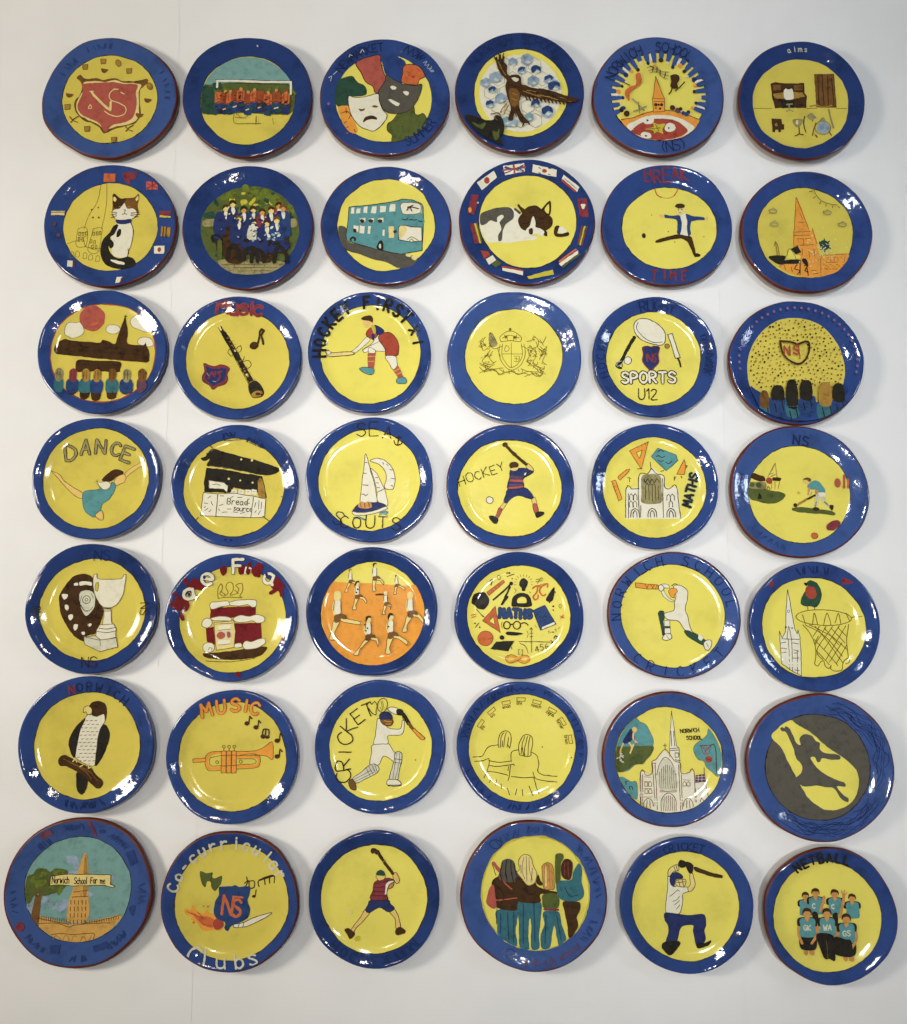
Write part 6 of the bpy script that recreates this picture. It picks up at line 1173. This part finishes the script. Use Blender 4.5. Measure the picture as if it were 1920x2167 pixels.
p.part('rim_scribble').L('rimink', 4, "1380,150 1450,190 1510,200 1540,260 1600,300 1650,360 1680,420 1660,500 1665,570 1640,640", "1400,180 1470,170 1520,230 1560,270 1630,310 1665,400 1640,470 1660,540 1620,600", "1390,200 1460,210 1530,290 1580,300 1640,390", "1500,190 1530,215 1510,225 1545,255", "1650,480 1680,540 1650,620").L('rimink', 4, "1080,770 1120,810 1160,830 1220,860 1290,870 1350,850 1420,855 1500,840 1570,800 1590,750", "1090,790 1150,800 1200,850 1260,840 1320,865 1400,840 1480,850 1550,810", "1100,760 1130,820 1100,800", "1220,870 1250,890 1290,880 1260,900 1240,880", "1510,780 1560,760 1590,730 1600,700", "1540,820 1600,760 1580,740").L('rimink', 3, "1420,170 1500,240 1590,330", "1180,840 1300,850 1450,850")

sc_ = random.Random(66)
for k_ in range(16):
    r0, a0_, a1_ = sc_.uniform(.80, .93), sc_.uniform(10, 40), sc_.uniform(70, 118)
    if k_ % 2: a0_, a1_ = sc_.uniform(115, 150), sc_.uniform(190, 232)
    q = []
    for j_ in range(9):
        an = R(a0_+(a1_-a0_)*j_/8); rr = r0+sc_.uniform(-.05, .05)
        q.append((p.uc+p.ru*rr*math.sin(an), p.vc-p.rv*rr*math.cos(an)))
    p.stroke('rimink', 3, crom(q, False, 10))
# ================================================================= seventh row
p = plate(71, 'painted_plate', 'large blue rimmed plate with a tree, orange tower and cream banner', rim='bluepale', depth=.005, thick=.007, zr=.020, lip=.965, rimwob=.014, centre='sky', ring='ink', ringw=4)
p.part('sky_cloud'); blobs(p, 'paleblue', 8, (200, 700, 180, 600), 45, 3, .5)
p.clip = True
p.part('courtyard').C('fadedorange', "215,615 300,630 380,650 430,660 520,640 620,620 700,605 690,650 640,700 570,742 500,758 440,762 360,750 280,715 225,672")
p.sub('wall_line').L('brownmid', 5, "225,625 300,640 400,660", "480,655 600,632 700,605", "225,655 330,652 400,675 430,665 520,655 640,650", "300,720 360,712 430,718 545,712 545,745").L('tan', 5, "310,745 325,725 345,735 360,750", "370,750 380,725 400,730 405,755", "420,755 430,728 450,730", "470,755 490,728 505,755", "520,750 535,725"); p.K('brownmid', 4, *["%d,%d %d,%d" % (x, 612+(x-240)*.12, x, 638+(x-240)*.1) for x in range(240, 400, 13)]).K('brownmid', 4, *["%d,%d %d,%d" % (x, 640-(x-500)*.13, x, 662-(x-500)*.17) for x in range(520, 700, 14)])
p.part('tower').C('fadedorange', "478,238 490,270 498,330 500,400 505,480 515,560 512,620 470,650 400,645 385,610 395,520 415,450 430,400 440,340 462,270").C('tan', "478,250 495,330 498,470 480,500 470,380").L('brownmid', 5, "420,470 500,460", "410,500 505,495").K('brownmid', 5, *["%d,%d %d,%d" % (x, y, x+2, y+22) for x in range(405, 505, 22) for y in range(520, 640, 38)])
p.part('tree').C('brownmid', "185,680 178,620 188,540 195,490 175,460 195,465 210,490 235,455 250,450 232,500 228,560 225,640 220,685"); p.sub('crown').C('green', "140,500 132,440 140,380 175,365 200,335 245,332 275,352 310,332 350,335 380,350 372,400 370,440 330,470 280,485 245,495 215,480 190,490 160,540"); p.sub('leaf_dab'); blobs(p, 'leaf', 12, (150, 360, 350, 470), 24, 7); p.sub('limb').L('brownmid', 9, "205,500 190,460", "215,500 245,450")
p.part('banner').CO('cream', 'ink', 4, "282,378 380,365 520,368 634,370 632,425 660,435 648,445 620,438 600,430 420,435 330,428 278,432", straight=True); p.sub('lettering').T('ink', 5, 'Norwich', 290, 420, 40, wf=.38, gap=.10, jit=.03).T('ink', 5, 'School', 420, 424, 38, wf=.36, gap=.09).T('ink', 5, 'For', 516, 420, 36, wf=.38, gap=.09).T('ink', 5, 'me', 572, 422, 34, wf=.42, gap=.10)
p.clip = False
p.part('rim_doodle').F('purple', "202,130 268,100 285,135 218,165").K('rimred', 6, "215,135 265,112", "225,155 275,130").L('rimred', 14, "488,55 512,90 535,140").F('rimfaint', "715,240 760,222 785,300 745,320").C('rimfaint', "745,560 780,550 770,610").C('rimred', "90,670 115,645 140,665 130,700 100,695").F('rimfaint', "295,780 355,775 350,830 300,825").F('rimfaint', "545,785 625,755 630,795 555,820").E('rimfaint', 570, 115, 18, 12)
p.part('rim_lettering'); scrawl(p, -46, -30, .80, 44, 4, 'rimink', 5); scrawl(p, -16, 4, .87, 38, 6, 'rimink', 5, seed=2); scrawl(p, 28, 48, .86, 38, 7, 'rimink', 5, seed=3); scrawl(p, 82, 100, .86, 44, 5, 'rimink', 5, seed=4); scrawl(p, 150, 128, .84, 44, 5, 'rimink', 5, seed=5, inside=True); scrawl(p, 184, 170, .87, 40, 4, 'rimink', 5, seed=6, inside=True); scrawl(p, 228, 208, .86, 40, 5, 'rimink', 5, seed=7, inside=True); scrawl(p, 272, 250, .86, 38, 4, 'rimink', 4, seed=8, inside=True)

p = plate(72, 'painted_plate', 'blue rimmed plate with white lettering round the rim, a crest, fireball and cricket bat', depth=.009, lip=.975)
p.part('theatre_masks').C('green', "1155,342 1190,352 1230,348 1228,375 1245,382 1285,368 1282,410 1262,440 1245,458 1225,435 1220,405 1200,400 1188,435 1165,405"); p.L('ink', 3, "1228,350 1222,400 1232,440")
p.part('music_notes').L('brown', 7, "1430,375 1435,400", "1420,410 1440,395 1425,430", "1445,400 1475,398 1475,435 1450,440 1445,405", "1505,430 1502,395 1585,365 1592,410", "1535,385 1540,420", "1562,378 1565,412").L('brown', 11, "1502,395 1585,368").E('brown', 1475, 488, 11, 9).L('brown', 6, "1484,485 1488,450")
p.part('fireball').C('orange', "1068,570 1085,560 1105,570 1118,540 1135,560 1150,575 1180,590 1205,565 1215,590 1240,590 1265,615 1300,640 1290,685 1240,685 1190,688 1160,660 1145,640 1110,625 1120,605 1085,595").C('orangered', "1110,580 1160,600 1220,610 1260,640 1240,670 1190,660 1150,625").dots('orangered', 6, "1182,545 1208,548 1128,640").L('red', 4, "1085,575 1140,600 1200,620", "1150,580 1180,610", "1180,650 1230,660"); p.sub('ball').E('red', 1272, 648, 32, 34, amp=3)
p.part('cricket_bat').CO('white', 'fine', 5, "1360,652 1420,640 1480,612 1580,582 1540,615 1470,650 1420,668 1362,668").L('ink', 4, "1395,645 1388,668", "1420,640 1415,666")
p.part('crest').C('midblue', "1270,435 1300,430 1350,428 1365,420 1385,432 1450,430 1452,470 1440,510 1455,560 1445,610 1400,640 1350,660 1328,690 1308,672 1310,640 1260,615 1242,575 1250,520 1270,480"); p.sub('lettering').T('orangered', 17, 'N', 1290, 590, 110, rot=6, wf=.55).T('orangered', 17, 'S', 1345, 605, 100, rot=6, wf=.55).L('orangered', 11, "1365,490 1410,495")
p.part('rim_lettering').TA('whitewash', 13, 'Co-curricular', -76, 62, .84, 66, wf=.68, jit=.06).T('whitewash', 13, 'C', 1092, 880, 105, rot=12, wf=.75).T('whitewash', 12, 'l', 1180, 892, 90, rot=6).T('whitewash', 12, 'u', 1270, 905, 84, rot=0, wf=.75).T('whitewash', 12, 'b', 1382, 908, 82, rot=-8, wf=.7).T('whitewash', 12, 's', 1465, 888, 90, rot=-16, wf=.7)

p = plate(73, 'painted_plate', 'blue rimmed plate with a hockey player in a maroon striped shirt, stick raised', rim='bluedark', side='blue', depth=.010, ringw=5, rimwob=.010)
p.part('hockey_player').CO('skin', 'ink', 4, "388,555 412,575 375,625 335,665 318,695 302,685 325,645 360,600"); p.CO('skin', 'ink', 4, "528,570 555,555 580,600 590,660 565,665 560,610")
p.sub('shoe').C('brown', "268,672 290,662 330,690 322,715 300,725 285,700"); p.sub('shoe').C('brown', "562,672 590,655 622,680 618,692 568,702")
p.sub('shorts').CO('navy', 'ink', 4, "420,500 515,498 530,520 555,552 520,570 470,545 410,575 388,560 405,525")
p.sub('shirt').CO('rimred', 'ink', 4, "440,400 480,382 520,375 560,390 535,405 520,425 510,470 515,500 418,498 430,450"); p.sub('stripe').L('ink', 4, "435,430 500,425", "430,452 500,455", "425,475 505,478", "445,408 520,390"); p.sub('stripe').C('white', "505,410 530,392 552,395 525,412 512,440 508,470 500,470 502,430"); p.sub('arm').CO('fleshy', 'ink', 4, "515,440 530,410 552,402 550,420 525,438")
p.sub('arm').CO('skin', 'ink', 4, "545,350 562,340 580,370 582,400 568,408 550,385"); p.sub('head').CO('skin', 'ink', 3, "450,355 500,355 495,380 465,390 452,378"); p.sub('hair').C('greendark', "448,355 455,335 480,328 498,342 500,360 470,362")
p.sub('stick').L('brown', 21, "455,220 490,275 545,350").C('brown', "415,225 420,205 440,200 455,215 450,240 435,228 425,235").K('tan', 5, "485,282 502,272")
p.part('smudge').C('olive', "325,722 345,705 360,715 350,735 335,738").E('cream', 299, 570, 13)
p.part('rim_lettering').TA('rimink', 6, 'HOCKEY', 222, 168, .88, 54, inside=True)
scrawl(p, 158, 132, .88, 54, 4, 'rimink', 6, inside=True)

p = plate(74, 'painted_plate', 'large blue rimmed plate with four friends seen from behind, arms round each other', rim='bluepale', depth=.005, lip=.975, rimwob=.012, ring='olive', ringw=10)
p.part('friend').C('tealdark', "1140,560 1250,555 1255,620 1245,680 1250,765 1150,710 1140,640"); p.sub('jacket').C('brown', "1110,400 1140,370 1180,350 1240,360 1275,400 1270,480 1255,560 1140,548 1118,500"); p.sub('hair').C('grey', "1160,320 1170,280 1205,265 1240,280 1252,330 1275,360 1275,385 1230,400 1170,395 1150,370"); p.sub('bag').C('rose', "1100,430 1120,415 1130,470 1135,545 1110,550 1080,520 1085,470"); p.sub('strap').L('rose', 22, "1120,290 1155,335").L('rose', 8, "1160,370 1190,410 1225,440", "1120,505 1180,500 1265,490").L('ink', 4, "1115,300 1135,360", "1140,540 1135,640")
p.part('friend').C('tealdark', "1265,510 1385,510 1390,600 1378,700 1380,775 1335,775 1335,640 1325,610 1318,700 1320,780 1268,770 1265,650"); p.sub('jumper').C('brown', "1245,380 1280,370 1320,415 1360,400 1385,430 1490,460 1485,475 1390,470 1385,515 1268,512 1258,440").C('brown', "1365,400 1375,355 1390,390 1405,410 1390,420"); p.sub('hair').CO('cream', 'fine', 4, "1268,330 1265,280 1285,245 1310,238 1335,255 1352,310 1370,350 1360,400 1320,418 1290,390 1255,340"); p.sub('hair_line').L('ink', 3, "1295,255 1285,330 1300,380", "1310,250 1312,390", "1325,260 1330,340 1345,390", "1345,320 1335,400", "1275,300 1280,350")
p.part('friend').C('tealdark', "1405,570 1490,570 1510,640 1535,720 1520,740 1490,760 1465,650 1440,770 1392,775 1390,700 1410,640"); p.sub('jumper').C('green', "1405,470 1485,470 1490,545 1410,550 1400,510"); p.sub('belt').L('rimred', 13, "1410,555 1490,558"); p.sub('hair').CO('fleshy', 'fine', 4, "1402,370 1400,310 1420,288 1448,290 1465,320 1470,430 1450,440 1410,435").L('cream', 12, "1420,310 1420,420")
p.part('friend').C('brown', "1520,510 1610,515 1615,560 1595,600 1600,660 1550,720 1540,640 1525,570"); p.sub('jumper').C('tealdark', "1480,400 1520,390 1570,385 1580,340 1610,290 1630,330 1625,400 1640,450 1630,490 1590,510 1520,505 1490,480"); p.sub('arm').C('green', "1475,260 1485,235 1520,235 1525,262 1508,300 1505,380 1480,410 1475,340"); p.sub('hair').C('brown', "1510,300 1525,270 1550,265 1575,285 1575,340 1560,385 1525,380 1510,350").L('rimred', 6, "1530,290 1530,360", "1550,285 1552,370")
p.part('hair_strand').L('black', 5, "1170,290 1160,350 1175,400", "1195,275 1190,340 1200,395", "1220,275 1222,340 1235,395", "1240,290 1250,350 1268,385"); p.part('hair_strand').L('tan', 4, "1415,305 1412,425", "1440,300 1445,430", "1455,320 1460,425"); p.part('denim_fold').L('navy', 4, "1160,580 1158,690", "1200,570 1205,730", "1235,570 1232,740", "1290,530 1288,750", "1350,530 1356,740", "1420,590 1412,750", "1480,590 1505,730").L('black', 4, "1140,420 1180,480 1150,540", "1290,430 1330,470 1370,450", "1530,430 1560,480 1610,470")
p.part('rim_lettering'); scrawl(p, -40, -10, .86, 54, 5, 'rimink', 4); scrawl(p, -8, 18, .88, 44, 5, 'rimink', 4, seed=2); scrawl(p, 42, 60, .88, 50, 4, 'rimink', 6, seed=3); scrawl(p, 62, 92, .87, 50, 6, 'rimink', 4, seed=4); scrawl(p, 190, 160, .87, 54, 4, 'purple', 5, inside=True, seed=5); scrawl(p, 158, 135, .87, 50, 4, 'purple', 5, inside=True, seed=6); scrawl(p, 132, 110, .86, 50, 4, 'rimink', 5, inside=True, seed=7); p.O('rimink', 4, 1215, 805, 26, 24); p.O('rimink', 4, 1135, 180, 34, 26)

p = plate(75, 'painted_plate', 'blue rimmed plate with a batsman in white shirt and blue trousers raising a dark bat', side='blue', depth=.010, ringw=4)
p.part('cricketer').CO('white', 'ink', 4, "405,300 420,290 420,350 432,380 462,378 490,385 520,385 525,410 490,425 488,470 470,538 440,542 388,535 392,450 402,380").L('ink', 4, "412,440 440,420 460,400 470,410", "430,470 455,460 470,440", "440,490 470,465", "450,515 470,490")
p.sub('trousers').CO('navy', 'ink', 3, "382,538 440,542 520,552 600,545 618,560 622,610 610,640 615,700 570,740 555,700 545,640 545,610 478,620 455,680 440,715 385,712 400,650 395,605 378,575")
p.sub('shoe').CO('black', 'ink', 3, "358,740 375,710 460,705 462,730 410,785 380,770"); p.sub('shoe').C('black', "565,745 570,715 610,715 650,700 640,725 605,742")
p.sub('arm').CO('cream', 'ink', 4, "405,290 420,268 462,250 470,285 440,290 408,325").CO('cream', 'ink', 4, "535,300 552,302 558,330 565,370 545,405 525,410 520,385 535,370")
p.sub('glove').C('black', "465,250 478,222 510,230 520,255 490,270"); p.sub('glove').C('black', "510,232 540,238 558,255 550,300 530,300 512,260"); p.K('ink', 4, "442,262 450,292", "455,256 462,286")
p.sub('helmet').CO('navy', 'ink', 3, "415,335 425,305 455,295 485,308 492,330 455,335 445,355 440,378 420,370"); p.sub('face_guard').CO('cream', 'ink', 4, "445,355 470,338 508,340 508,365 495,382 460,378").L('ink', 4, "450,358 505,352", "465,345 475,380", "488,340 495,378")
p.sub('bat').C('brown', "558,262 600,272 660,295 732,315 730,330 690,328 630,312 570,290")
p.part('rim_lettering').TA('rimink', 6, 'CRICKET', -20, 16, .87, 46)

p = plate(76, 'painted_plate', 'blue rimmed plate with a netball team in teal bibs below black capital letters', depth=.010, lip=.98, prof=(.62, 1.02))
def player(x, y, k, back, bib=None):
    p.part('netball_player'); a = 30*k
    if not back:
        p.sub('leg').C('fleshy', [(x-28*k, y+190*k), (x-4*k, y+190*k), (x-6*k, y+245*k), (x-26*k, y+240*k)]); p.sub('leg').C('fleshy', [(x+8*k, y+190*k), (x+34*k, y+190*k), (x+32*k, y+245*k), (x+8*k, y+242*k)])
        p.sub('shorts').C('black', [(x-42*k, y+130*k), (x+42*k, y+130*k), (x+48*k, y+200*k), (x+20*k, y+218*k), (x-45*k, y+205*k)])
        p.sub('arm').L('fleshy', 17*k, [(x-52*k, y+60*k), (x-54*k, y+120*k), (x-36*k, y+175*k)]); p.sub('arm').L('fleshy', 17*k, [(x+50*k, y+60*k), (x+54*k, y+120*k), (x+20*k, y+178*k)])
    p.sub('sleeve').C('black', [(x-58*k, y+70*k), (x-48*k, y+25*k), (x+48*k, y+25*k), (x+58*k, y+70*k), (x+40*k, y+75*k), (x-40*k, y+75*k)])
    p.sub('bib').C('teal', [(x-38*k, y+30*k), (x+38*k, y+30*k), (x+46*k, y+80*k), (x+42*k, y+135*k), (x-42*k, y+135*k), (x-42*k, y+80*k)])
    p.sub('neck').C('fleshy', [(x-14*k, y+20*k), (x+14*k, y+20*k), (x, y+48*k)]); p.sub('head').E('fleshy', x, y, 22*k, 28*k); p.sub('hair').C('brown', [(x-27*k, y+8*k), (x-24*k, y-24*k), (x, y-36*k), (x+25*k, y-22*k), (x+27*k, y+12*k), (x+18*k, y-10*k), (x-14*k, y-12*k)])
    if bib: p.sub('lettering').T('whitewash', 6*k+1, bib, x-24*k, y+100*k, 32*k, wf=.6, gap=.2)
player(1215, 440, .82, True); player(1275, 420, .9, True, 'C'); player(1388, 425, .88, True, 'C'); player(1490, 450, .85, True)
p.part('raised_arm').L('fleshy', 18, "1300,525 1318,470 1325,440"); p.part('raised_arm').L('fleshy', 18, "1412,560 1435,480 1442,425").L('fleshy', 7, "1435,430 1430,405", "1442,425 1448,400", "1448,430 1460,415"); p.part('shorts').C('black', "1370,545 1400,540 1398,610 1375,600"); p.part('shorts').C('black', "1250,535 1280,535 1285,600 1260,600")
player(1218, 540, 1.0, False, 'GK'); player(1335, 540, .98, False, 'WA'); player(1448, 572, 1.0, False, 'GS')
p.part('trousers').C('black', "1270,660 1360,665 1375,740 1370,815 1335,805 1310,805 1285,740").K('fine', 4, "1325,700 1328,800"); p.part('tracksuit').C('black', "1370,680 1440,690 1470,700 1478,780 1440,795 1365,770")
p.part('rim_lettering').TA('black', 13, 'NETBALL', -34, 18, .86, 50, wf=.62)

for p in PLATES: p.finish()
